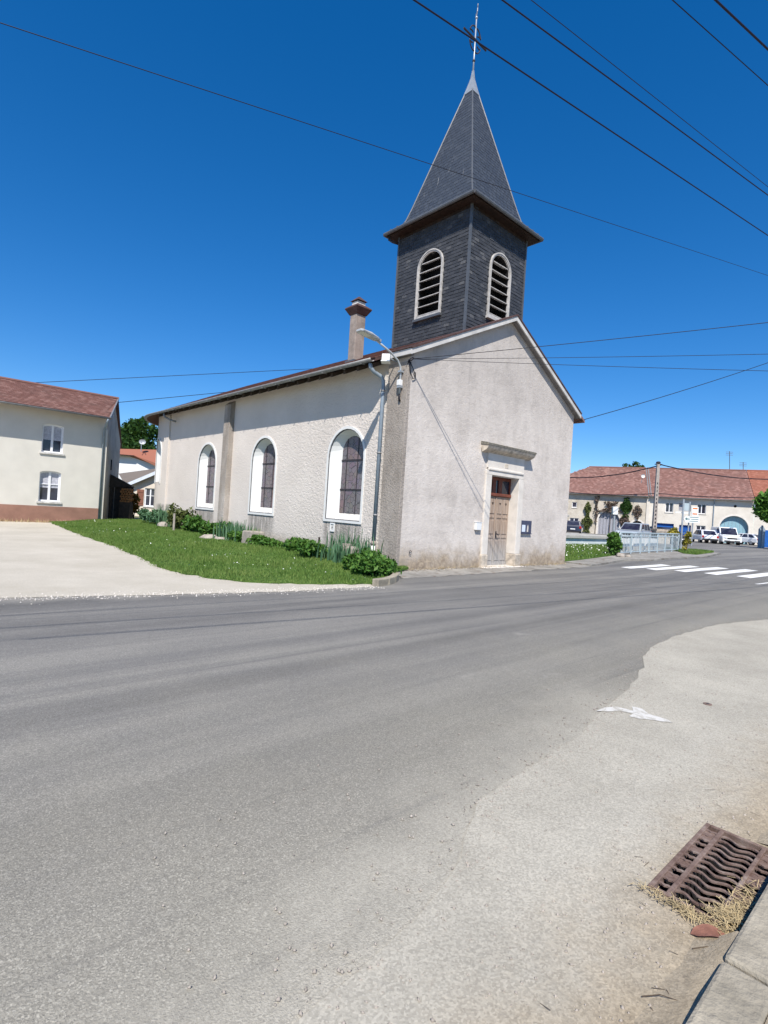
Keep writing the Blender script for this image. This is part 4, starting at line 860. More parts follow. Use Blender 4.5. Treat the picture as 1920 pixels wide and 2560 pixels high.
MB().obox(Matrix.Translation(c_+Vector((0, 0, .6))) @ Matrix.Rotation(-YAW, 4, 'Z'), .62, .4, 1.14).build('rack', 'dark_wood', ws)
# houses seen in the gap
bA = thing('low_house', tuple(at(345, 1300, 43)*1), 'low cream house with brown shutter in the gap left of the apse', 'house', rz=-YAW); bA.location.z = 0
def fr(root):
    m = Matrix.LocRotScale(root.location, root.rotation_euler, None); return lambda p, q, d: tuple(m @ Vector((p, d, q)))
A_ = fr(bA); inv = Matrix.LocRotScale(bA.location, bA.rotation_euler, None).inverted()
fL, fR = inv @ at(318, 1214, 43), inv @ at(382, 1187, 43); sl_ = (fR.z-fL.z)/(fR.x-fL.x); ftop = lambda x_: fL.z+sl_*(x_-fL.x)
wl, wr = inv @ at(363, 1220, 43), inv @ at(385, 1268, 43)
xl = fL.x+.3
clip_tri_wall([[(xl, -.2), (8, -.2), (8, ftop(8)), (xl, ftop(xl))], rect(wl.x-.02, wl.x+.86, wr.z+.02, wl.z-.0)], A_).build('front_wall', 'cream_wall', bA)
MB().prism([(fL.x, fL.z-.18), (8, ftop(8)-.18), (8, ftop(8)+.10), (fL.x, fL.z+.10)], A_, -.45, -.40).build('fascia', 'fascia', bA)
rb0, rb1 = inv @ at(296, 1184, 46), inv @ at(376, 1161, 46)
rfA = MB().add([A_(fL.x, fL.z+.1, -.42), A_(8, ftop(8)+.1, -.42), A_(8, rb1.z+.9+.5, 3.6), A_(rb0.x, rb0.z, 3.0)], [(0, 1, 2, 3)]).build('roof', 'tiles_grey', bA)
wall_window(bA, A_, wl.x, wl.x+.84, wr.z+.05, wl.z, .15, curtain=False, bars=((wl.z*.6+wr.z*.4),))
sh0, sh1 = inv @ at(344, 1223, 43), inv @ at(358, 1264, 43)
sh = MB().prism(rect(sh0.x, sh1.x, sh1.z, sh0.z), A_, -.06, -.015).build('shutter', 'shutter', bA)
for z_ in (.15, .85): MB().prism(rect(sh0.x+.02, sh1.x-.02, sh1.z+(sh0.z-sh1.z)*z_-.04, sh1.z+(sh0.z-sh1.z)*z_+.04), A_, -.085, -.06).build('shutter_batten', 'shutter', sh)
bB = thing('white_house', tuple(at(330, 1200, 56)), 'white gable with orange tiled roof beyond the low house', 'house', rz=-YAW); bB.location.z = 0
B_ = fr(bB); inv = Matrix.LocRotScale(bB.location, bB.rotation_euler, None).inverted()
g0, g1, g2 = inv @ at(285, 1136, 56), inv @ at(328, 1139, 56), inv @ at(384, 1163, 56)
MB().add([B_(g0.x-4, 0, 0), B_(9, 0, 0), B_(9, g2.z-1.5, 0), B_(g2.x, g2.z, 0), B_(g1.x, g1.z, 0), B_(g0.x-4, g0.z, 0)], [(0, 1, 2, 3, 4, 5)]).build('gable_wall', 'white_wall', bB)
h0, h1 = inv @ at(296, 1122, 59), inv @ at(384, 1121, 59)
MB().add([B_(g0.x-4, g0.z+.05, -.6), B_(g1.x+.6, g1.z-.02, -.6), B_(g2.x+.3, g2.z-.05, -.6), B_(9, g2.z-1.6, -.6), B_(9, h1.z+.2, 3), B_(h0.x-5, h0.z-.2, 3)], [(0, 1, 2, 3, 4, 5)]).build('roof', 'tiles_orange', bB)
MB().prism([(g0.x-4, g0.z-.02), (g1.x+.55, g1.z-.1), (g1.x+.6, g1.z+.0), (g0.x-4, g0.z+.07)], B_, -.64, -.58).build('fascia', 'brown_wood', bB)
dsh = thing('satellite_dish', tuple(at(355, 1122, 58)), 'small satellite dish on the orange roof before the dark tree', 'satellite dish', rz=-YAW)
D_ = fr(dsh)
MB().loft([[D_(.02+r*math.cos(a), .75+r*math.sin(a)*.8, -.05+.10*(1-(r/.34)**2)+.25*r*math.cos(a)) for a in np.linspace(0, 2*math.pi, 15)[:-1]] for r in (.34, .22, .1, .02)], True, False, True).build('dish', 'grey_plastic', dsh)
MB().tube([D_(-.1, -.3, .05), D_(-.1, .75, .0)], .04, 6).build('mast', 'zinc', dsh)
MB().tube([D_(0, .5, -.05), D_(.25, .65, -.6)], .03, 5).build('feed_arm', 'zinc', dsh)
def tree(name, base, lobs, n, size, mat, label, trunk_h, trunk_r, group=None):
    t_ = thing(name, base, label, 'tree', group); b = Vector(base)
    pts = [b, b+Vector((.05, .02, trunk_h*.5)), b+Vector((0, .05, trunk_h))]; m = MB().tube(pts, [trunk_r, trunk_r*.8, trunk_r*.55], 8)
    for c in lobs[:7]: m.tube([pts[2]-Vector((0, 0, trunk_h*.15)), (pts[2]+Vector(c[:3]))/2+Vector((0, 0, -.1)), Vector(c[:3])], [trunk_r*.4, trunk_r*.25, trunk_r*.1], 5)
    m.build('trunk', 'bark', t_, True); V, F = leaves(lobes(lobs, n, .45), size, .5, .4); big_mesh('crown', V, F, mat, t_)
    return t_
bt = at(335, 1200, 72); bt.z = 0
L = []
for k in range(16):
    a = random.uniform(0, 6.28); r_ = random.uniform(.3, 2.5); zc = random.uniform(7.2, 10.6); r_ *= 1-(zc-7.2)/6.5; s_ = random.uniform(.9, 1.5)
    L.append((bt.x+r_*math.cos(a), bt.y+r_*math.sin(a), zc, s_, s_, s_*.9))
L += [(bt.x+rt.x*.7, bt.y+rt.y*.7, 11.0, .8, .8, 1.0), (bt.x-rt.x*1.2, bt.y-rt.y*1.2, 9.6, 1.0, 1.0, 1.1), (bt.x+rt.x*1.9, bt.y+rt.y*1.9, 10.2, 1.1, 1.1, 1.0), (bt.x, bt.y, 8.2, 2.6, 2.6, 1.6)]
tree('broad_tree', tuple(bt), L, 9000, .30, 'tree_dark', 'dark green tree rising behind the orange roof left of the church', 7.5, .35)
# ---------------------------------------------------------------- far row of farmhouses on the right
RZF = R(-66.56); FO = Vector((63.06, 29.39, .27))
def farm_root(name, s, label):
    d = Vector((math.cos(RZF), math.sin(RZF), 0)); return thing(name, tuple(FO+d*s), label, 'house', rz=RZF)
fmx = Matrix.LocRotScale(FO, Matrix.Rotation(RZF, 3, 'Z').to_quaternion(), None)
FA = lambda p, q, d: tuple(fmx @ Vector((p, d, q-.27)))     # q is height above datum
def farm_roof(root, s0, s1, r0, r1, mat, e=6.02, rg=10.45, dy=6.2):
    ov = -.5; q = [FA(s0, e-.05, ov), FA(s1, e-.05, ov), FA(r1, rg, dy), FA(r0, rg, dy)]
    rf = MB().add(q+[tuple(Vector(v)-Vector((0, 0, .1))) for v in q], [(0, 1, 2, 3), (7, 6, 5, 4), (0, 4, 5, 1), (1, 5, 6, 2), (3, 7, 4, 0)]).build('roof', mat, root)
    MB().add([FA(r0, rg, dy), FA(r1, rg, dy), FA(s1, e, 2*dy+.5), FA(s0, e, 2*dy+.5)], [(0, 1, 2, 3)]).build('rear_roof', mat, root)
    nw = 26; Wt = (Vector(q[3])-Vector(q[0])); W0 = (Vector(FA(0, rg, dy))-Vector(FA(0, e-.05, ov)))/nw; U = Vector(FA(.32, 0, 0))-Vector(FA(0, 0, 0)); inv_ = fmx.inverted()
    def skip(a):
        l = inv_ @ a; t = (l.y-ov)/(dy-ov); return not (s0+(r0-s0)*t-.05 < l.x and l.x+.34 < s1+(r1-s1)*t+.1)
    tile_rows('roof_tiles', mat, q[0], U, W0, int((s1-s0)/.32)+1, nw, rf, skip, th=.04, jit=.012)
    MB().tube([FA(r0, rg+.03, dy), FA(r1, rg+.03, dy)], .13, 6).build('ridge_tiles', mat, rf)
    gutter('gutter', [FA(s1, e-.07, ov-.08), FA((s0+s1)/2, e-.07, ov-.08), FA(s0, e-.07, ov-.08)], .09, root); return rf
fa = farm_root('farmhouse', 3, 'old stone farmhouse with climbing plants and grey barn door')
hA = [rect(.55, 1.2, 3.9, 4.65), rect(.35, 1.6, 1.55, 2.35), arch(5.65, 1.38, .27, 3.68, 12), arch(9.33, .78, .27, 2.48, 10)]
clip_tri_wall([rect(-6.5, 10.6, 0, 6.1)] + hA, FA).build('front_wall', 'farm_stone', fa)
MB().add([FA(-6.5, 0, 0), FA(-6.5, 6.1, 0), FA(-6.5, 6.1, 12), FA(-6.5, 0, 12)], [(0, 1, 2, 3)]).build('side_wall', 'farm_stone', fa)
wall_window(fa, FA, .55, 1.2, 3.9, 4.65, .15, mull=False, curtain=False, sill='stone'); wall_window(fa, FA, .35, 1.6, 1.55, 2.35, .15, curtain=False, sill='stone')
def arch_door(root, c, hw, za, mat, dep, name='barn_door', inner=None):
    o = arch(c, hw, .27, za, 12); n = len(o); dr = MB().add([FA(p, q, dep) for p, q in o], [tuple(range(n))]).build(name, mat, root)
    MB().add([FA(p, q, 0) for p, q in o]+[FA(p, q, dep) for p, q in o], [(k, (k+1) % n, (k+1) % n+n, k+n) for k in range(1, n)]).build('reveal', 'stone', dr)
    k = c-hw+.2
    while k < c+hw-.05:
        zt = za-hw+math.sqrt(max(0, hw*hw-(k-c)**2)); MB().prism(rect(k, k+.03, .3, zt-.02), FA, dep-.025, dep).build('board_joint', 'black_trim' if mat != 'door_teal' else 'pipe_blue', dr); k += .42
    MB().ring(arch(c, hw+.22, .27, za+.22, 12), arch(c, hw, .27, za, 12), FA, -.03, .01).build('arch_stones', 'stone', dr); return dr
arch_door(fa, 5.65, 1.38, 3.68, 'door_grey', .35); arch_door(fa, 9.33, .78, 2.48, 'dark', .4, 'arched_doorway')
farm_roof(fa, -6.9, 10.55, 2.2, 10.2, 'tiles_farm')
fb = farm_root('farmhouse', 16, 'white farmhouse with blue garage and pale blue arched barn door')
hB = [rect(12.7, 13.65, 3.9, 5.22), rect(11.6, 13.85, .27, 2.35), rect(14.5, 15.9, .27, 2.28), rect(16.5, 17.5, 3.93, 5.22), rect(16.5, 17.6, 1.55, 2.34), arch(20.8, 1.62, .27, 3.88, 12), rect(14.3, 15.75, 4.15, 5.2)]
clip_tri_wall([rect(10.6, 22.9, 0, 6.1)] + hB, FA).build('front_wall', 'farm_white', fb)
for a, b, c, d in ((12.7, 13.65, 3.9, 5.22), (16.5, 17.5, 3.93, 5.22), (16.5, 17.6, 1.55, 2.34)): wall_window(fb, FA, a, b, c, d, .18, curtain=False, sill='farm_white')
for a, b, c, d, nm, mt in ((11.6, 13.85, .27, 2.35, 'garage_door', 'door_blue'), (14.5, 15.9, .27, 2.28, 'house_door', 'door_blue'), (14.3, 15.75, 4.15, 5.2, 'roller_shutter', 'door_grey')):
    o = rect(a, b, c, d); dr = MB().add([FA(p, q, .25) for p, q in o], [(0, 1, 2, 3)]).build(nm, mt, fb)
    MB().add([FA(p, q, 0) for p, q in o]+[FA(p, q, .25) for p, q in o], [(k, (k+1) % 4, (k+1) % 4+4, k+4) for k in range(4)]).build('reveal', 'door_blue' if mt == 'door_blue' else 'farm_white', dr)
    for z_ in np.arange(c+.3, d-.1, .42): MB().prism(rect(a+.05, b-.05, z_, z_+.04), FA, .22, .25).build('panel_rib', mt, dr)
arch_door(fb, 20.8, 1.62, 3.88, 'door_teal', .5)
MB().prism([(20.8+.17*math.cos(a), 5.15+.17*math.sin(a)) for a in np.linspace(0, 2*math.pi, 13)[:-1]], FA, -.02, .02).build('oculus', 'dark', fb)
MB().tube([FA(18.4, 5.85, -.45), FA(18.4, 5.6, -.1), FA(18.4, .3, -.1)], .06, 6).build('downpipe', 'pipe_blue', fb)
MB().prism(rect(10.35, 10.75, .2, 5.6), FA, -.15, .02).build('party_pier', 'farm_white', fb)
rfb = farm_roof(fb, 10.65, 22.85, 10.3, 22.85, 'tiles_farm')
for k in (-.06, .22): MB().tube([FA(10.62+k, 6.05, -.5), FA(10.25+k, 10.5, 6.2)], .08, 5).build('verge_strip', 'gutter', rfb)
fc = farm_root('farmhouse', 28, 'white house with bright orange tiles at the right picture edge')
MB().add([FA(22.92, 0, -.02), FA(36, 0, -.02), FA(36, 6.1, -.02), FA(22.92, 6.1, -.02)], [(0, 1, 2, 3)]).build('front_wall', 'farm_white', fc)
farm_roof(fc, 22.9, 36, 22.9, 36, 'tiles_orange')
# climbing plants
def climber(s0, s1, z0, z1, n, mat, label, size=.16, wob=.5, dz=1.):
    p = np.empty((0, 2))
    while len(p) < n:
        q = np.column_stack([rng.uniform(s0, s1, n), rng.uniform(z0, z1, n)]); c = (s0+s1)/2; w = (s1-s0)/2
        k = np.abs(q[:, 0]-c)/w < (1-((q[:, 1]-z0)/(z1-z0))**2*dz*.75)*(.65+.35*np.sin(q[:, 1]*3.1+s0)); p = np.concatenate([p, q[k]])
    P_ = np.array([FA(a, b, -random.random()*.35-.03) for a, b in p[:n]])
    r_ = thing('climbing_plant', FA((s0+s1)/2, .27, -.1), label, 'plant', 'climbers on the stone farmhouse')
    V, F = leaves(P_, size, .5, .2); big_mesh('foliage', V, F, mat, r_); MB().tube([FA((s0+s1)/2, .27, -.06), FA((s0+s1)/2+.1, (z0+z1)/2, -.08), FA((s0+s1)/2, z1-.2, -.06)], [.05, .035, .015], 5).build('stem', 'bark', r_)
climber(1.9, 3.6, .4, 5.0, 900, 'vine', 'tall pointed yellow-green climber left of the grey barn door')
climber(3.5, 4.3, 2.0, 5.7, 300, 'vine_bare', 'bare brown climber up the wall by the farm downpipe', .13, dz=.2)
climber(4.0, 7.6, 3.5, 5.0, 520, 'vine_bare', 'sparse vine over the top of the grey barn door', .15, dz=.5)
climber(7.0, 8.6, 2.9, 5.6, 800, 'tree_dark', 'dense dark green clump of vine under the farmhouse eave', .18, dz=-.3)
climber(6.9, 8.4, .9, 3.4, 420, 'vine_bare', 'brown hanging vine behind the silver car', .15, dz=.3)
climber(8.6, 9.9, 2.7, 4.7, 300, 'vine_bare', 'purple-brown vine above the small arched doorway', .14, dz=.2)
# roof aerials and dish
for px, py0, py1, lab in ((1824, 1170, 1128, 'taller of two aerials on the farmhouse roof'), (1858, 1174, 1155, 'shorter of two aerials on the farmhouse roof')):
    b, t_ = at(px, py0+4, 77), at(px, py1, 77); r_ = thing('aerial', tuple(b), lab, 'aerial'); MB().tube([b, t_], .045, 5).build('mast', 'zinc_dark', r_)
    for k in range(3): c = t_-Vector((0, 0, .12+.22*k)); MB().tube([c-rt*.45+fw*.1, c+rt*.45-fw*.1], .03, 4).build('rod', 'zinc_dark', r_)
ds = thing('satellite_dish', tuple(at(1607, 1192, 73)), 'white satellite dish on the stone farmhouse roof near the valley', 'satellite dish', rz=-YAW); D_ = fr(ds)
MB().loft([[D_(.02+r*math.cos(a), .1+r*math.sin(a), -.05+.12*(1-(r/.26)**2)) for a in np.linspace(0, 2*math.pi, 13)[:-1]] for r in (.26, .17, .1, .02)], True, False, True).build('dish', 'white_plastic', ds)
MB().tube([D_(0, -.8, .3), D_(0, .1, .0)], .04, 5).build('mast', 'zinc', ds)
# roof-top tree behind
b = at(1585, 1170, 110); b.z = 0
tree('broad_tree', tuple(b), [(b.x+rt.x*k, b.y+rt.y*k, 14.3+h, .8, .8, h2) for k, h, h2 in ((-1.5, -.6, .8), (.3, -.1, .9), (1.4, -.7, .7), (-.4, -1.2, 1.0))], 420, .34, 'tree_dark', 'treetop just showing above the farmhouse ridge', 12, .4)
# ---------------------------------------------------------------- street furniture on the right
pb = at(1635, 1325, 50); pb.z = .27
pole = thing('utility_pole', tuple(pb), 'tall concrete electricity pole with ladder holes before the farmhouse', 'pole')
pt = at(1642, 1158, 50); hgt = pt.z-.27
PF = lambda x_, y_, z_: tuple(pb+rt*x_+fw*y_+Vector((0, 0, z_)))
m = MB(); nst = 15
for sx in (-1, 1): m.loft([[PF(sx*w+a*.05, b*d, z_) for a, b in ((-1, -1), (1, -1), (1, 1), (-1, 1))] for w, d, z_ in ((.13, .16, -.2), (.075, .09, hgt))], True, True, True)
m.build('shaft', 'concrete', pole)
for k in range(nst): z_ = .5+k*(hgt*.74)/nst; MB().loft([[PF(a*.15, b*.10, z_+dz) for a, b in ((-1, -1), (1, -1), (1, 1), (-1, 1))] for dz in (0, .17)], True, True, True).build('rung', 'concrete', pole)
MB().loft([[PF(a*.11, b*.10, z_) for a, b in ((-1, -1), (1, -1), (1, 1), (-1, 1))] for z_ in (hgt*.78, hgt)], True, True, True).build('head', 'concrete', pole)
for s in (-1, 1): MB().tube([PF(0, 0, hgt-.05), PF(s*.35, -.1, hgt-.12)], .05, 6).build('insulator_arm', 'iron', pole)
MB().sphere(PF(0, 0, hgt+.06), .22, 8, 5, (1, 1, .6)).build('cap', 'iron', pole)
top = Vector(PF(0, 0, hgt-.12))
cable(top+rt*.3, at(1395, 1192, 62), .05, .5, 'cable drooping left from the concrete pole over the roof'); cable(top+rt*.3, at(2000, 1195, 62), .05, .6, 'cable drooping right from the concrete pole over the roof')
cable(Vector(PF(0, 0, hgt*.62)), at(1395, 1226, 66), .035, .3, 'lower cable left of the concrete pole, across the tiles'); cable(Vector(PF(0, 0, hgt*.62)), at(2000, 1240, 66), .035, .3, 'lower cable right of the concrete pole, across the tiles')
st = thing('stone_pedestal', tuple(pb-fw*1.2), 'stepped pinkish stone base in front of the concrete pole', 'plinth')
SF = lambda x_, y_, z_: tuple(pb-fw*1.2+rt*x_+fw*y_+Vector((0, 0, z_)))
for w, z0, z1 in ((.62, 0, .95), (.86, .95, 1.12), (.70, 1.12, 1.30)): MB().loft([[SF(a*w*k, b*w*k, z_) for a, b in ((-1, -1), (1, -1), (1, 1), (-1, 1))] for k, z_ in ((.92, z0), (1, z1))], True, True, True).build('step', 'stone_worn', st)
# railing
ra, rb = Vector((13.95, .05, gz(13.95)+.06)), Vector((23.9, .98, .33)); rd = (rb-ra).normalized(); RL = (rb-ra).length; Hr = 1.02
rail = thing('railing', tuple(ra), 'grey-blue steel railing along the pavement by the zebra crossing', 'railing')
RP = lambda s, z, o=0: ra+rd*s+Vector((0, 0, z))+Vector((-rd.y, rd.x, 0))*o
for z_ in (Hr, Hr-.16, .12): MB().tube([RP(0, z_), RP(RL, z_)], .032 if z_ == Hr else .022, 6).build('rail', 'steel_blue', rail)
for k in range(8):
    s = k*RL/7; MB().box(0, 0, 0, 0, 0, 0); mt = Matrix.Translation(RP(s, Hr/2-.06)); MB().obox(mt, .09, .05, Hr+.08).build('post', 'steel_blue', rail)
bl = MB().tube([(0, 0, .12), (0, 0, Hr-.16)], .013, 5).mesh('baluster', M['steel_blue'])
k = .15
while k < RL:
    o = share('baluster', bl, rail, Matrix.Translation(rd*k)); k += .21
for k in range(28):
    s = .2+k*RL/28; MB().tube([RP(s, Hr-.16), RP(s, Hr)], .016, 5).build('short_baluster', 'steel_blue', rail)
MB().tube([RP(-.02+.16*math.cos(a)*-1, Hr-.12+.12*math.sin(a)) for a in np.linspace(-1.6, 1.6, 9)], .03, 6).build('rail_end', 'steel_blue', rail)
for i, (s0, s1, lab) in enumerate(((1.4, 2.35, 'left white planter box behind the railing'), (2.9, 4.6, 'middle white planter box behind the railing'), (5.0, 6.9, 'right white planter box behind the railing'))):
    p = thing('planter_box', tuple(RP(s0, .0, .45)), lab, 'planter', 'white planters behind the railing'); c = RP((s0+s1)/2, .53, .45); ang = math.atan2(rd.y, rd.x)
    MB().obox(Matrix.Translation(c) @ Matrix.Rotation(ang, 4, 'Z'), s1-s0, .28, .38).build('box', 'white_plastic', p)
    for s in (s0+.15, s1-.15): q = RP(s, .16, .45); MB().box(q.x-.04, q.x+.04, q.y-.04, q.y+.04, gz(q.x)+.09, q.z+.2).build('leg', 'white_plastic', p)
# box on a post, sign posts
bp = Vector((15.4, 1.05, gz(15.4)+.06)); bx = thing('box_on_post', tuple(bp), 'white box on a slim post behind the bush by the railing', 'post')
MB().tube([bp, bp+Vector((0, 0, 1.75))], .045, 8).build('post', 'zinc', bx); MB().obox(Matrix.Translation(bp+Vector((0, 0, 1.99))) @ Matrix.Rotation(-YAW, 4, 'Z'), .24, .18, .38).build('box', 'white_plastic', bx, bevel=.02)
sp = Vector((25.4, 1.35, .33)); sg = thing('sign_post', tuple(sp), 'tall grey sign post with white direction sign right of the railing', 'sign')
SG = lambda x_, y_, z_: tuple(sp+rt*x_+fw*y_+Vector((0, 0, z_-.33)))
MB().tube([sp, sp+Vector((0, 0, 3.15))], .055, 8).build('post', 'zinc', sg)
MB().tube([SG(.42, .05, .33), SG(.42, .05, 3.35)], .04, 8).build('rear_post', 'zinc', sg)
ar = [(0.02, 2.28), (.14, 2.46), (.98, 2.46), (.98, 2.08), (.14, 2.08)]; SGf = lambda p, q, d: SG(p, d, q)
d1 = MB().prism(ar, SGf, -.10, -.07).build('direction_sign', 'sign_white', sg)
MB().prism([(.10, 2.29), (.19, 2.40), (.19, 2.33), (.40, 2.31), (.40, 2.27), (.19, 2.25), (.19, 2.20)], SGf, -.104, -.1005).build('arrow', 'sign_green', d1)
for a, b, z_ in ((.36, .92, 2.41), (.46, .92, 2.29), (.36, .9, 2.17)): MB().prism(rect(a, b, z_-.018, z_+.018), SGf, -.104, -.1005).build('lettering', 'sign_green', d1)
d2 = MB().prism(rect(.48, .88, 2.52, 3.05), SGf, -.10, -.07).build('info_sign', 'sign_white', sg)
for z_ in (2.62, 2.95): MB().prism([(.53, z_-.04), (.80, z_-.04), (.84, z_), (.80, z_+.04), (.53, z_+.04)], SGf, -.104, -.1005).build('orange_band', 'sign_orange', d2)
MB().prism(rect(-.42, .40, 2.62, 2.70), SGf, .07, .10).build('name_plate', 'sign_white', sg)
MB().prism(rect(.08, .40, 2.80, 3.25), SGf, .06, .08).build('sign_back', 'steel_blue', sg)
p2 = at(1729, 1352, 47); p2.z = .27; s2 = thing('post', tuple(p2), 'thin grey post standing before the blue house door', 'post')
MB().tube([p2, p2+Vector((0, 0, 2.1))], .06, 6).build('shaft', 'zinc', s2); MB().sphere(p2+Vector((0, 0, 2.12)), .08, 8, 5).build('cap', 'zinc', s2)
p3 = at(1903, 1362, 56); p3.z = .27; s3 = thing('shelter_post', tuple(p3), 'blue-grey notice post with pointed top at the right edge', 'sign')
G3 = lambda p, q, d: tuple(p3+rt*p+fw*d+Vector((0, 0, q)))
MB().prism([(-.35, .0), (.3, .0), (.3, 1.9), (-.02, 2.35), (-.35, 1.9)], G3, -.06, .06).build('panel', 'pipe_blue', s3)
MB().tube([G3(-.02, 0, -.1), G3(-.02, 2.3, -.1)], .05, 6).build('shaft', 'zinc', s3)
gw = thing('garden_wall', tuple(at(1930, 1365, 60).xy)+(.27,), 'white garden wall with blue gate at the right picture edge', 'wall')
g0 = at(1908, 1360, 60); g0.z = .27; G4 = lambda p, q, d: tuple(g0+rt*p+fw*d+Vector((0, 0, q)))
MB().prism(rect(.9, 8, -.1, 2.1), G4, -.15, .15).build('wall', 'white_wall', gw); MB().prism(rect(.85, 8, 2.1, 2.2), G4, -.2, .2).build('coping', 'sill', gw)
MB().prism(rect(-.1, .85, .0, 1.9), G4, -.05, .03).build('gate', 'door_blue', gw)
# fountain trough
fo = thing('fountain_trough', (20, 5.5, .2), 'long white washing trough with stone pillar right of the church', 'fountain')
MB().box(15.5, 23.9, 4.75, 4.98, .15, .74).build('front_wall', 'trough', fo); MB().box(15.5, 23.9, 7.0, 7.23, .15, .74).build('rear_wall', 'trough', fo)
for x_ in (15.5, 23.67): MB().box(x_, x_+.23, 4.981, 6.999, .15, .74).build('end_wall', 'trough', fo)
MB().ring([(15.35, 4.64), (24.05, 4.64), (24.05, 7.35), (15.35, 7.35)], [(15.85, 5.1), (23.55, 5.1), (23.55, 6.9), (15.85, 6.9)], lambda p, q, d: (p, q, d), .742, .93).build('rim', 'trough_rim', fo, bevel=.02)
MB().box(15.73, 23.67, 4.98, 7.0, .55, .60).build('water', 'pipe_blue', fo)
MB().box(21.9, 22.3, 7.4, 7.8, .2, 1.98).build('pillar', 'white_wall', fo); MB().box(21.7, 22.5, 7.2, 8.0, 1.98, 2.12).build('pillar_cap', 'trough_rim', fo, bevel=.03); MB().box(21.3, 21.9, 7.45, 7.75, 1.2, 2.0).build('pillar_wing', 'trough_rim', fo)
MB().tube([(22.1, 7.4, 1.5), (22.1, 7.15, 1.48), (22.1, 7.1, 1.40)], .03, 6).build('spout', 'iron', fo)
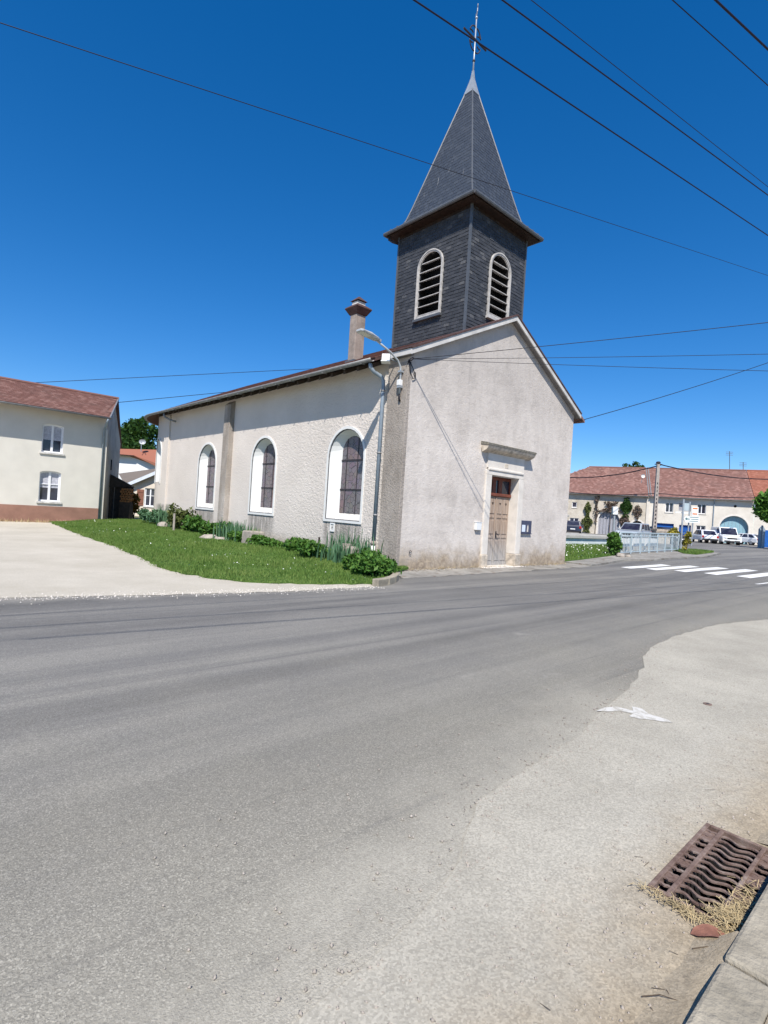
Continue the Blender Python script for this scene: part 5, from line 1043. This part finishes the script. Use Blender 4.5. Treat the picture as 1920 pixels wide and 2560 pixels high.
# ---------------------------------------------------------------- vehicles
def vehicle(name, px, py, D, yaw, label, L, W, H, body, kind):
    g = at(px, py, D); g.z = .27; r_ = thing(name, tuple(g), label, 'van' if kind == 'van' else 'car', 'vehicles parked on the square', rz=yaw)
    m4 = Matrix.LocRotScale(r_.location, r_.rotation_euler, None); T = lambda x, y, z: tuple(m4 @ Vector((x, y, z))); h = L/2; w = W/2
    if kind == 'van': low = [(-h, .35), (-h, 1.05), (h-1.05, 1.08), (h-.12, .95), (h, .80), (h, .30)]; bel, gx = 1.05, [(-h, 0), (h-1.05, 0), (h-1.75, 1), (-h+.05, 1)]
    elif kind == 'suv': low = [(-h, .42), (-h+.02, 1.02), (h-1.15, 1.04), (h-.25, .96), (h, .78), (h, .38)]; bel, gx = 1.02, [(-h+.05, 0), (h-1.15, 0), (h-1.85, 1), (-h+.35, 1)]
    else: low = [(-h, .34), (-h+.03, .88), (h-1.05, .90), (h-.2, .76), (h, .60), (h, .30)]; bel, gx = .88, [(-h+.08, 0), (h-1.0, 0), (h-1.8, 1), (-h+.75, 1)]
    b = MB(); n = len(low)
    secs = [(-w, .05), (-w*.96, 0), (w*.96, 0), (w, .05)]
    loops = []
    for y_, ins in ((-w, .06), (-w*.93, .0), (w*.93, .0), (w, .06)): loops.append([T(x*(1-ins*.25), y_, z-(ins if z > .7 else 0)) for x, z in low])
    b.loft(loops, True, True, True)
    bd = b.build('body', body, r_, bevel=.05)
    kt = .80 if kind != 'van' else .90
    g_ = [[T(x, s*(w*.95 if t_ == 0 else w*kt), bel+(H-bel)*t_-.01*(1-t_)) for x, t_ in gx] for s in (-1, 1)]
    MB().loft(g_, True, True, True).build('cabin', body, bd, bevel=.06)
    def glass(p, nm='side_window'): MB().add(p, [tuple(range(len(p)))]).build(nm, 'glass', bd)
    lerp = lambda a, b_, t_: a+(b_-a)*t_
    def gp(u, t_, s, o=.012):   # on the side of the cabin
        x = lerp(lerp(gx[0][0], gx[3][0], t_), lerp(gx[1][0], gx[2][0], t_), u); return T(x, s*(lerp(w*.95, w*kt, t_)+o), bel+(H-bel)*t_)
    for s in (-1, 1):
        rngs = ((.72, .94),) if kind == 'van' else ((.08, .33), (.37, .64), (.67, .93))
        for u0, u1 in rngs: glass([gp(u0, .14, s), gp(u1, .14, s), gp(u1-.02, .86, s), gp(u0+.02, .86, s)])
    def fp(v, t_, front, o=.015):
        i0, i1 = (1, 2) if front else (0, 3); x = lerp(gx[i0][0], gx[i1][0], t_)+(o if front else -o); return T(x, v*lerp(w*.95, w*kt, t_), bel+(H-bel)*t_+.01)
    glass([fp(-.9, .08, 1), fp(.9, .08, 1), fp(.86, .88, 1), fp(-.86, .88, 1)], 'windscreen'); glass([fp(-.8, .15, 0), fp(.8, .15, 0), fp(.78, .85, 0), fp(-.78, .85, 0)], 'rear_window')
    rr = .34 if kind != 'hatch' else .31
    for x in (h-.85, -h+.8):
        for s in (-1, 1):
            wh = MB().tube([T(x, s*(w-.20), rr), T(x, s*(w-.01), rr)], rr, 16).build('wheel', 'tyre', r_)
            MB().tube([T(x, s*(w-.012), rr), T(x, s*(w+.006), rr)], rr*.62, 12).build('hubcap', 'rim', wh)
            MB().tube([T(x, s*(w-.25), rr), T(x, s*(w-.004), rr)], rr*1.18, 16).build('wheel_arch', 'black_trim', bd)
    zf = {'van': .72, 'suv': .74, 'hatch': .58}[kind]
    for s in (-1, 1):
        MB().obox(m4 @ Matrix.Translation((h-.05, s*w*.76, zf+.07)) @ Matrix.Rotation(s*.25, 4, 'Z'), .16, .36, .17).build('headlight', 'headlight', bd, bevel=.02)
        MB().obox(m4 @ Matrix.Translation((-h+.02, s*w*.84, bel-.12)), .08, .22, .26).build('tail_light', 'tail_red', bd, bevel=.02)
        MB().obox(m4 @ Matrix.Translation((gx[1][0]-.25, s*(w+.10), bel+.08)), .10, .20, .15).build('mirror', body, bd, bevel=.03)
    MB().obox(m4 @ Matrix.Translation((h+.005, 0, zf)), .03, W*.52, .17).build('grille', 'black_trim', bd); MB().obox(m4 @ Matrix.Translation((h+.01, 0, .40)), .04, W*.80, .15).build('lower_grille', 'black_trim', bd)
    MB().obox(m4 @ Matrix.Translation((h+.025, 0, .50)), .03, .50, .11).build('number_plate', 'white_plastic', bd); MB().obox(m4 @ Matrix.Translation((-h-.01, 0, bel-.32)), .03, .50, .11).build('number_plate', 'white_plastic', bd)
    MB().obox(m4 @ Matrix.Translation((-h+.02, 0, .44)), .10, W*.92, .20).build('rear_bumper', 'black_trim', bd)
    return r_
fdir = math.atan2(-fw.y, -fw.x)       # facing the camera
vehicle('delivery_van', 1812, 1358, 63, fdir-R(16), 'white delivery van parked facing the camera, tallest of the vehicles', 4.9, 1.95, 1.97, 'car_white', 'van')
vehicle('parked_car', 1758, 1357, 63, fdir+R(180-12), 'white car left of the van seen from behind', 4.2, 1.80, 1.52, 'car_white', 'hatch')
vehicle('parked_car', 1864, 1360, 68, fdir+R(180+18), 'low white car right of the van', 4.3, 1.78, 1.40, 'car_white', 'hatch')
vehicle('parked_car', 1582, 1355, 47, fdir-R(42), 'silver estate car behind the railing, left of the pole', 4.3, 1.82, 1.68, 'car_silver', 'suv')
vehicle('parked_car', 1664, 1357, 50, fdir+R(14), 'dark car in front of the blue garage', 4.1, 1.76, 1.50, 'car_dark', 'hatch')
vehicle('parked_car', 1431, 1343, 60, fdir+R(160), 'navy car half hidden by the church corner', 4.2, 1.80, 1.58, 'car_navy', 'suv')
# ---------------------------------------------------------------- planting
def shrub(name, base, lobs, n, size, mat, label, cat='shrub', group=None, long=1.6):
    r_ = thing(name, base, label, cat, group); V, F = leaves(lobes(lobs, n, .5), size, .5, .5, long); big_mesh('foliage', V, F, mat, r_)
    m = MB(); b = Vector(base)
    for c in lobs[:6]: m.tube([b-Vector((0, 0, .05)), b.lerp(Vector(c[:3]), .5), Vector(c[:3])], [.03, .02, .008], 5)
    m.build('stems', 'bark', r_); return r_
def clump(cx, cy, rx, ry, h, k, z0): return [(cx+random.uniform(-rx, rx), cy+random.uniform(-ry, ry), z0+h*random.uniform(.35, .68), random.uniform(.18, .34), random.uniform(.18, .34), h*random.uniform(.28, .42)) for _ in range(k)]
shrub('peony_bush', (-1.2, -.7, .05), clump(-1.48, -.72, .52, .62, .50, 22, .02) + [(-1.0, .05, .32, .40, .46, .28), (-1.45, -.75, .2, .58, .62, .28)], 4600, .07, 'leaf', 'large bright green bush at the near church corner by the kerb')
shrub('leafy_plant', (-1.45, 1.75, .2), clump(-1.45, 1.8, .3, .3, .55, 7, .15), 900, .08, 'leaf', 'small leafy plant left of the iris clump by the stone block')
shrub('low_bush', (-.9, 3.6, .2), clump(-.9, 3.35, .26, .42, .50, 11, .14), 1500, .08, 'leaf', 'rounded bush under the wall between the two nearest windows')
shrub('low_bush', (-1.1, 5.3, .2), clump(-1.0, 5.1, .26, .65, .42, 11, .14), 1400, .08, 'leaf', 'low bush right of the square stone block')
shrub('leafy_plant', (-.9, 6.9, .2), clump(-1.15, 6.7, .25, .35, .38, 6, .2), 700, .08, 'leaf', 'low plant at the foot of the buttress iris clump')
shrub('leafy_plant', (-.9, 9.0, .2), clump(-.9, 8.9, .3, .6, .62, 9, .2), 1200, .09, 'leaf', 'leafy plant beside the buttress behind the flat rocks')
shrub('tall_plant', (-.9, 11.3, .2), clump(-.9, 11.2, .26, .42, .72, 11, .2), 1100, .10, 'leaf', 'tall leafy plant below the third church window')
shrub('tall_plant', (-.75, 12.8, .2), clump(-.75, 12.9, .3, .5, 1.1, 9, .25), 800, .10, 'vine', 'thin climbing plant on the wall left of the third window')
shrub('low_bush', (-.7, 16.5, .25), clump(-.7, 16.3, .5, 1.4, .7, 14, .25), 1700, .10, 'iris', 'grey-green bush at the foot of the apse')
shrub('low_bush', (.6, 19.8, .25), clump(.3, 19.6, .5, .6, .55, 8, .25), 900, .10, 'leaf', 'dark shrub beyond the apse beside the shed shadow')
def iris(base, r1, r2, h, n, label):
    t_ = thing('iris_clump', base, label, 'plant'); P_ = np.column_stack([base[0]+rng.normal(0, r1, n), base[1]+rng.normal(0, r2, n), np.full(n, base[2])])
    out = []; F = []
    for i, p in enumerate(P_):
        hh = h*random.uniform(.55, 1.05); a = random.uniform(0, 6.28); l = abs(random.gauss(0, .22))*hh; w = random.uniform(.016, .026); d = np.array([math.cos(a), math.sin(a), 0]); s = np.array([-d[1], d[0], 0])
        q = [p-s*w, p+s*w, p+d*l*.35+np.array([0, 0, hh*.6])+s*w, p+d*l*.35+np.array([0, 0, hh*.6])-s*w, p+d*l+np.array([0, 0, hh])]; b = len(out); out += q; F += [(b, b+1, b+2, b+3), (b+3, b+2, b+4, b+4)]
    m = MB(); m.add([tuple(v) for v in out], [f if f[2] != f[3] else f[:3] for f in F]); tag(m.build('blades', 'iris', t_), kind='stuff')
    m = MB()
    for _ in range(3): x, y = random.gauss(base[0], r1), random.gauss(base[1], r2); m.tube([(x, y, base[2]), (x+.02, y, base[2]+h*1.1)], .008, 4)
    tag(m.build('stalks', 'iris', t_), kind='stuff')
iris((-1.25, .95, .14), .20, .28, .60, 120, 'blue-green iris clump in front of the pale stone block')
iris((-.50, 1.45, .22), .14, .45, .78, 90, 'tall iris blades against the wall under the nearest window')
iris((-.95, 7.6, .22), .22, .55, .70, 170, 'broad iris clump right of the buttress')
iris((-.85, 14.6, .26), .15, .35, .95, 90, 'dark iris clump near the end of the church wall')
def rock(name, c, s, label, sq=(1, 1, .7), mat='rock', n=7):
    m = MB(); loops = []
    for i in range(1, 6):
        a = math.pi*i/6; loops.append([tuple(Vector(c)+Vector((math.sin(a)*math.cos(2*math.pi*k/n)*sq[0], math.sin(a)*math.sin(2*math.pi*k/n)*sq[1], math.cos(a)*sq[2]))*s*random.uniform(.85, 1.12)) for k in range(n)])
    m.loft(loops, True, True, True); tag(m.build(name, mat, None, False, .015), label, 'stone')
st = thing('stone_block', (-.75, 1.35, .1), 'pale squared stone block half hidden by iris blades', 'stone')
MB().loft([[(-.75+a*w, 1.3+b*w*1.1, z_) for a, b in ((-1, -1), (1, -1), (1, 1), (-1, 1))] for w, z_ in ((.25, .05), (.24, .50), (.20, .56))], True, True, True).build('block', 'rock', st, bevel=.02)
MB().tube([(-.75, 1.3, .56), (-.75, 1.3, .62)], .14, 8).build('top_knob', 'rock', st)
st = thing('stone_block', (-1.25, 6.0, .1), 'grey squared stone block against the wall with weeds on top', 'stone')
MB().loft([[(-1.05+a*w*.9, 6.0+b*w, z_) for a, b in ((-1, -1), (1, -1), (1, 1), (-1, 1))] for w, z_ in ((.32, .05), (.29, .62), (.26, .64))], True, True, True).build('block', 'rock', st, bevel=.03)
V, F = blades(np.column_stack([rng.normal(-1.05, .1, 30), rng.normal(5.95, .12, 30), np.full(30, .62)]), .14, .012); big_mesh('weeds', V, F, 'grass', st)
rock('flat_rock', (-1.5, 8.4, .20), .34, 'flat pale rock in front of the buttress plants', (1, 1.3, .45)); rock('flat_rock', (-1.35, 7.75, .18), .26, 'smaller flat rock at the edge of the iris clump', (1, 1.2, .5))
rock('round_stone', (-1.05, 14.2, .30), .25, 'rounded pinkish stone near the far end of the wall', (.9, 1.2, .8))
tag(MB().tube([(-1.45, 11.9, .1), (-1.45, 11.92, .95)], .045, 6).build('stake', 'rock', None), 'short pale wooden stake by the tall plant', 'stake')
tag(MB().tube([(-.95, 2.35, .1), (-.93, 2.37, .72)], .028, 6).build('stake', 'brown_wood', None), 'thin brown stake right of the rounded bush', 'stake')
for c, s, lab in (((13.35, -.25, .30), .20, 'rough stone at the left foot of the railing'), ((13.75, -.42, .28), .13, 'small stone beside the rough stone by the railing')): rock('rough_stone', c, s, lab)
b = at(1536, 1400, 24); b.z = gz(b.x)+.06
shrub('round_bush', tuple(b), [(b.x+random.uniform(-.16, .16), b.y+random.uniform(-.16, .16), b.z+random.uniform(.2, .85), .2, .2, .22) for _ in range(14)], 1600, .09, 'leaf', 'green bush at the left end of the railing')
b = at(1716, 1372, 31); b.z = .33
shrub('yellow_shrub', tuple(b), [(b.x+random.uniform(-.12, .12), b.y+random.uniform(-.12, .12), b.z+random.uniform(.2, 1.2), .13, .13, .2) for _ in range(12)], 420, .08, 'yellow_leaf', 'yellow-green shrub beside the sign post')
b = at(1690, 1350, 33); b.z = .33
shrub('yellow_shrub', tuple(b), [(b.x+rt.x*random.uniform(-.6, .4), b.y+rt.y*random.uniform(-.5, .4), b.z+random.uniform(.95, 1.25), .2, .2, .16) for _ in range(8)], 420, .10, 'yellow_leaf', 'yellow hedge top showing above the railing')
b = at(334, 1290, 34); b.z = .05
shrub('rusty_shrub', tuple(b), [(b.x+rt.x*random.uniform(-.25, .25), b.y+rt.y*random.uniform(-.25, .25), b.z+random.uniform(.6, 1.5), .2, .2, .25) for _ in range(9)], 700, .11, 'rust_leaf', 'orange-brown shrub beside the firewood stack')
b = at(1935, 1370, 52); b.z = .27
L = [(b.x+rt.x*k+fw.x*j, b.y+rt.y*k+fw.y*j, z_, s_, s_, s_*.8) for k, j, z_, s_ in ((-.9, 0, 4.9, 1.1), (-.3, -.5, 5.4, 1.1), (.6, .3, 5.4, 1.2), (-1.0, .3, 4.0, .9), (.2, 0, 4.4, 1.2), (1.3, .2, 4.6, 1.2), (-.4, .4, 3.5, .8), (.5, -.4, 3.7, .9))]
tree('clipped_tree', tuple(b), L, 5200, .22, 'tree_light', 'bright green round-headed tree at the right picture edge', 3.4, .16)
# weeds along the house foot and a few by the gable
Pq = np.column_stack([rng.uniform(-12, -2.2, 500), rng.normal(19.72, .12, 500), np.full(500, .01)]); V, F = blades(Pq, .16, .03)
tag(big_mesh('dry_weeds', V, F, 'straw'), 'dry weeds along the foot of the left house', 'weeds', kind='stuff')
Pq = np.column_stack([rng.uniform(-.3, 9, 420), -np.abs(rng.normal(0, .10, 420))-.02, np.full(420, .012)]); V, F = blades(Pq, .07, .012, .6)
tag(big_mesh('dry_weeds', V, F, 'straw'), 'thin dry weeds along the foot of the church gable', 'weeds', kind='stuff')
Pq = np.column_stack([rng.uniform(-.5, 9, 900), -np.abs(rng.normal(0, .16, 900))-.02, np.full(900, .02)]); V, F = leaves(Pq, .03, .8, .6, 1.2)
tag(big_mesh('rubble', V, F, 'rock'), 'crumbled plaster and grit along the foot of the church gable', 'rubble', kind='stuff')
# ---------------------------------------------------------------- street drain
dr = thing('drain_grate', ((GR[0]+GR[1])/2, (GR[2]+GR[3])/2, -.35), 'rusty cast-iron drain grate with wavy bars at the lower right', 'drain')
x0, x1, y0, y1 = GR
MB().add([(x0, y0, .0), (x1, y0, .0), (x1, y1, .0), (x0, y1, .0), (x0, y0, -.4), (x1, y0, -.4), (x1, y1, -.4), (x0, y1, -.4)], [(0, 1, 5, 4), (1, 2, 6, 5), (2, 3, 7, 6), (3, 0, 4, 7), (4, 5, 6, 7)]).build('pit', 'dark', dr)
def frame_bar(a, b, c, d, nm): MB().box(a, b, c, d, -.02, .020).build(nm, 'rust', dr, bevel=.004)
frame_bar(x0, x1, y1-.022, y1, 'frame'); frame_bar(x0, x1, y0, y0+.018, 'frame'); frame_bar(x0, x0+.02, y0+.018, y1-.022, 'frame'); frame_bar(x1-.02, x1, y0+.018, y1-.022, 'frame')
frame_bar(x0+.02, x1-.02, y1-.092, y1-.070, 'cross_bar'); frame_bar(x0+.02, x1-.02, y0+.072, y0+.092, 'cross_bar')
nb_ = 14; pitch = (x1-x0-.04)/nb_
def wavy(ya, yb, amp, k=14):
    L_, R_ = [], []
    for i in range(k+1):
        t_ = i/k; yy = ya+(yb-ya)*t_; o_ = amp*math.sin(t_*2*math.pi*1.5); L_.append((o_-.0078, yy)); R_.append((o_+.0078, yy))
    m = MB().prism(L_+R_[::-1], lambda p, q, d: (p, q, d), .009, .016); return m.mesh('bar', M['rust'])
wme, sme = wavy(y0+.09, y1-.09, .014), wavy(y1-.072, y1-.02, .004, 4); sm2 = wavy(y0+.016, y0+.074, .004, 4)
invd = Matrix.Translation(-Vector(dr.location))
for i in range(1, nb_):
    for me, off in ((wme, 0), (sme, 0), (sm2, 0)):
        if me is not wme and i % 2 == 0 and False: continue
        o = share('bar', me, dr, Matrix.Translation((x0+.02+pitch*i, 0, random.uniform(-.002, .002)))); o.matrix_parent_inverse = invd
for i in (2, 5, 8, 11, 12): MB().box(x0+.02+pitch*i, x0+.02+pitch*(i+1), y1-.072, y1-.02, -.0, .012).build('filled_slot', 'rust', dr)
for i in (1, 4, 7, 8, 11, 12): MB().box(x0+.02+pitch*i, x0+.02+pitch*(i+1), y0+.016, y0+.074, -.0, .012).build('filled_slot', 'rust', dr)
# kerb inlet behind the grate
for x_ in np.linspace(x0+.17, x1-.21, 3): MB().prism([(x_, .0), (x_+.05, .0), (x_+.02, .061), (x_+.0, .061)], lambda p, q, d: (p, d, q), -9.985, -9.925).build('inlet_post', 'rust', dr)
MB().add([(x0, -10.06, -.02), (x1, -10.06, -.02), (x1, -10.06, .061), (x0, -10.06, .061), (x0, -9.915, -.03), (x1, -9.915, -.03)], [(0, 1, 2, 3), (0, 4, 5, 1)]).build('inlet_back', 'dark', dr)
# loose grit at the ragged edges of the surfaces
def pebbles(P_, s):
    n = len(P_); o_ = np.array([[1, 0, 0], [0, 1, 0], [-1, 0, 0], [0, -1, 0], [0, 0, .7], [0, 0, -.7]]); f = np.array([[0, 1, 4], [1, 2, 4], [2, 3, 4], [3, 0, 4], [1, 0, 5], [2, 1, 5], [3, 2, 5], [0, 3, 5]])
    a = rng.uniform(0, 6.28, n); c, d = np.cos(a), np.sin(a); k = s*(.35+rng.random((n, 1))**2*1.3); O_ = o_[None]*(1+.5*(rng.random((n, 6, 1))-.5))
    V = np.stack([O_[..., 0]*c[:, None]-O_[..., 1]*d[:, None]*.7, O_[..., 0]*d[:, None]+O_[..., 1]*c[:, None]*.7, O_[..., 2]], 2)*k[:, :, None]+P_[:, None]
    return V.reshape(-1, 3), (f[None]+6*np.arange(n)[:, None, None]).reshape(-1, 3)
ne = np.array([p for p in near_edge if p[0] > -12]); Pq = ne[rng.integers(0, len(ne), 1500)]+rng.normal(0, .10, (1500, 2)); Pq2 = np.column_stack([rng.uniform(-9.5, -2, 900), rng.uniform(-9.5, -7.8, 900)]); Pq3 = np.column_stack([rng.normal(-7.5, 1.2, 700), rng.normal(-9.62, .16, 700)])
Pq = np.concatenate([Pq, Pq2, Pq3]); k = (Pq[:, 0] > GR[0]-.01) & (Pq[:, 0] < GR[1]+.01) & (Pq[:, 1] < GR[3]+.01); Pq = Pq[~k & (Pq[:, 1] > -9.9)]
V, F = pebbles(np.column_stack([Pq, np.full(len(Pq), .006)]), .007); tag(big_mesh('grit', V, F, 'rock'), 'loose grit along the edge of the pale footway', 'grit', kind='stuff')
de = np.column_stack([rng.uniform(-10, -2.6, 1600), rng.normal(0, .16, 1600)]); de[:, 1] += -1.14-.155*(de[:, 0]+9)-.05; V, F = pebbles(np.column_stack([de, np.full(1600, .008)]), .012); tag(big_mesh('grit', V, F, 'stone'), 'pale gravel scattered where the driveway meets the road', 'gravel', kind='stuff')
# straw, leaf, twigs
def straws(n, cx, cy, sx, sy, z, h):
    P_ = np.column_stack([rng.normal(cx, sx, n), rng.normal(cy, sy, n), z+rng.random(n)*h]); a = rng.uniform(0, np.pi, n); e = rng.normal(0, .18, n); l = rng.uniform(.008, .034, n)
    d = np.stack([np.cos(a)*np.cos(e), np.sin(a)*np.cos(e), np.sin(e)], 1)*l[:, None]; s = np.stack([-np.sin(a), np.cos(a), 0*a], 1)*.0013
    u_ = np.array([0, 0, .0012]); V = np.stack([P_-d-s, P_-d+s, P_+d+s+u_, P_+d-s+u_], 1).reshape(-1, 3); return V, np.arange(4*n).reshape(n, 4)
A1 = straws(480, -7.64, -9.865, .045, .03, .015, .03); A2 = straws(240, -7.735, -9.74, .022, .09, .013, .015); A3 = straws(160, -7.50, -9.88, .10, .03, .02, .012)
V = np.concatenate([A1[0], A2[0], A3[0]]); F = np.arange(len(V)).reshape(-1, 4)
tag(big_mesh('straw', V, F, 'straw'), 'heap of dry straw washed against the drain grate', 'straw', kind='stuff')
A1 = straws(26, -7.2, -9.72, 1.1, .12, .0075, .002); A2 = straws(6, -8.5, -9.72, .4, .12, .0075, .002); V = np.concatenate([A1[0], A2[0]]); V = V[(np.repeat(~((A := np.concatenate([A1[0], A2[0]]).reshape(-1, 4, 3).mean(1))[:, 0] > GR[0]-.02) | (A[:, 0] > GR[1]+.02) | (A[:, 1] < GR[2]) | (A[:, 1] > GR[3]), 4))]
tag(big_mesh('debris', V, np.arange(len(V)).reshape(-1, 4), 'twig'), 'dry bits of plant litter along the gutter', 'debris', kind='stuff')
lf = MB(); n = 9
lf.loft([[(-7.80+.075*t_*math.cos(.9)+w*math.sin(.9), -9.845-.075*t_*math.sin(.9)+w*math.cos(.9), .016+.012*abs(w)/.03+.008*math.cos(t_*3)) for w in (-.032*math.sqrt(max(0, 1-t_*t_))-.001, 0, .032*math.sqrt(max(0, 1-t_*t_))+.001)] for t_ in np.linspace(-1, 1, n)], False)
tag(lf.build('dead_leaf', 'dead_leaf', None, True), 'curled red-brown dead leaf beside the straw', 'leaf')
for i, (a, b, lab) in enumerate((((-7.93, -9.82, .014), (-7.86, -9.90, .02), 'short dark twig right below the dead leaf'), ((-8.30, -9.78, .013), (-8.22, -9.87, .016), 'thin twig in the gutter near the bottom edge'))):
    tag(MB().tube([a, tuple((np.array(a)+np.array(b))/2+np.array([.008, .004, .006])), b], [.002, .0016, .001], 5).build('twig', 'twig', None), lab, 'twig')
vc = thing('valve_cover', (-4.6, -8.9, .01), 'small round iron cover set in the pale footway', 'cover')
MB().tube([(-4.6, -8.9, -.01), (-4.6, -8.9, .012)], .036, 12).build('lid', 'rust', vc); MB().tube([(-4.6, -8.9, .012), (-4.6, -8.9, .014)], .015, 8).build('boss', 'iron', vc)
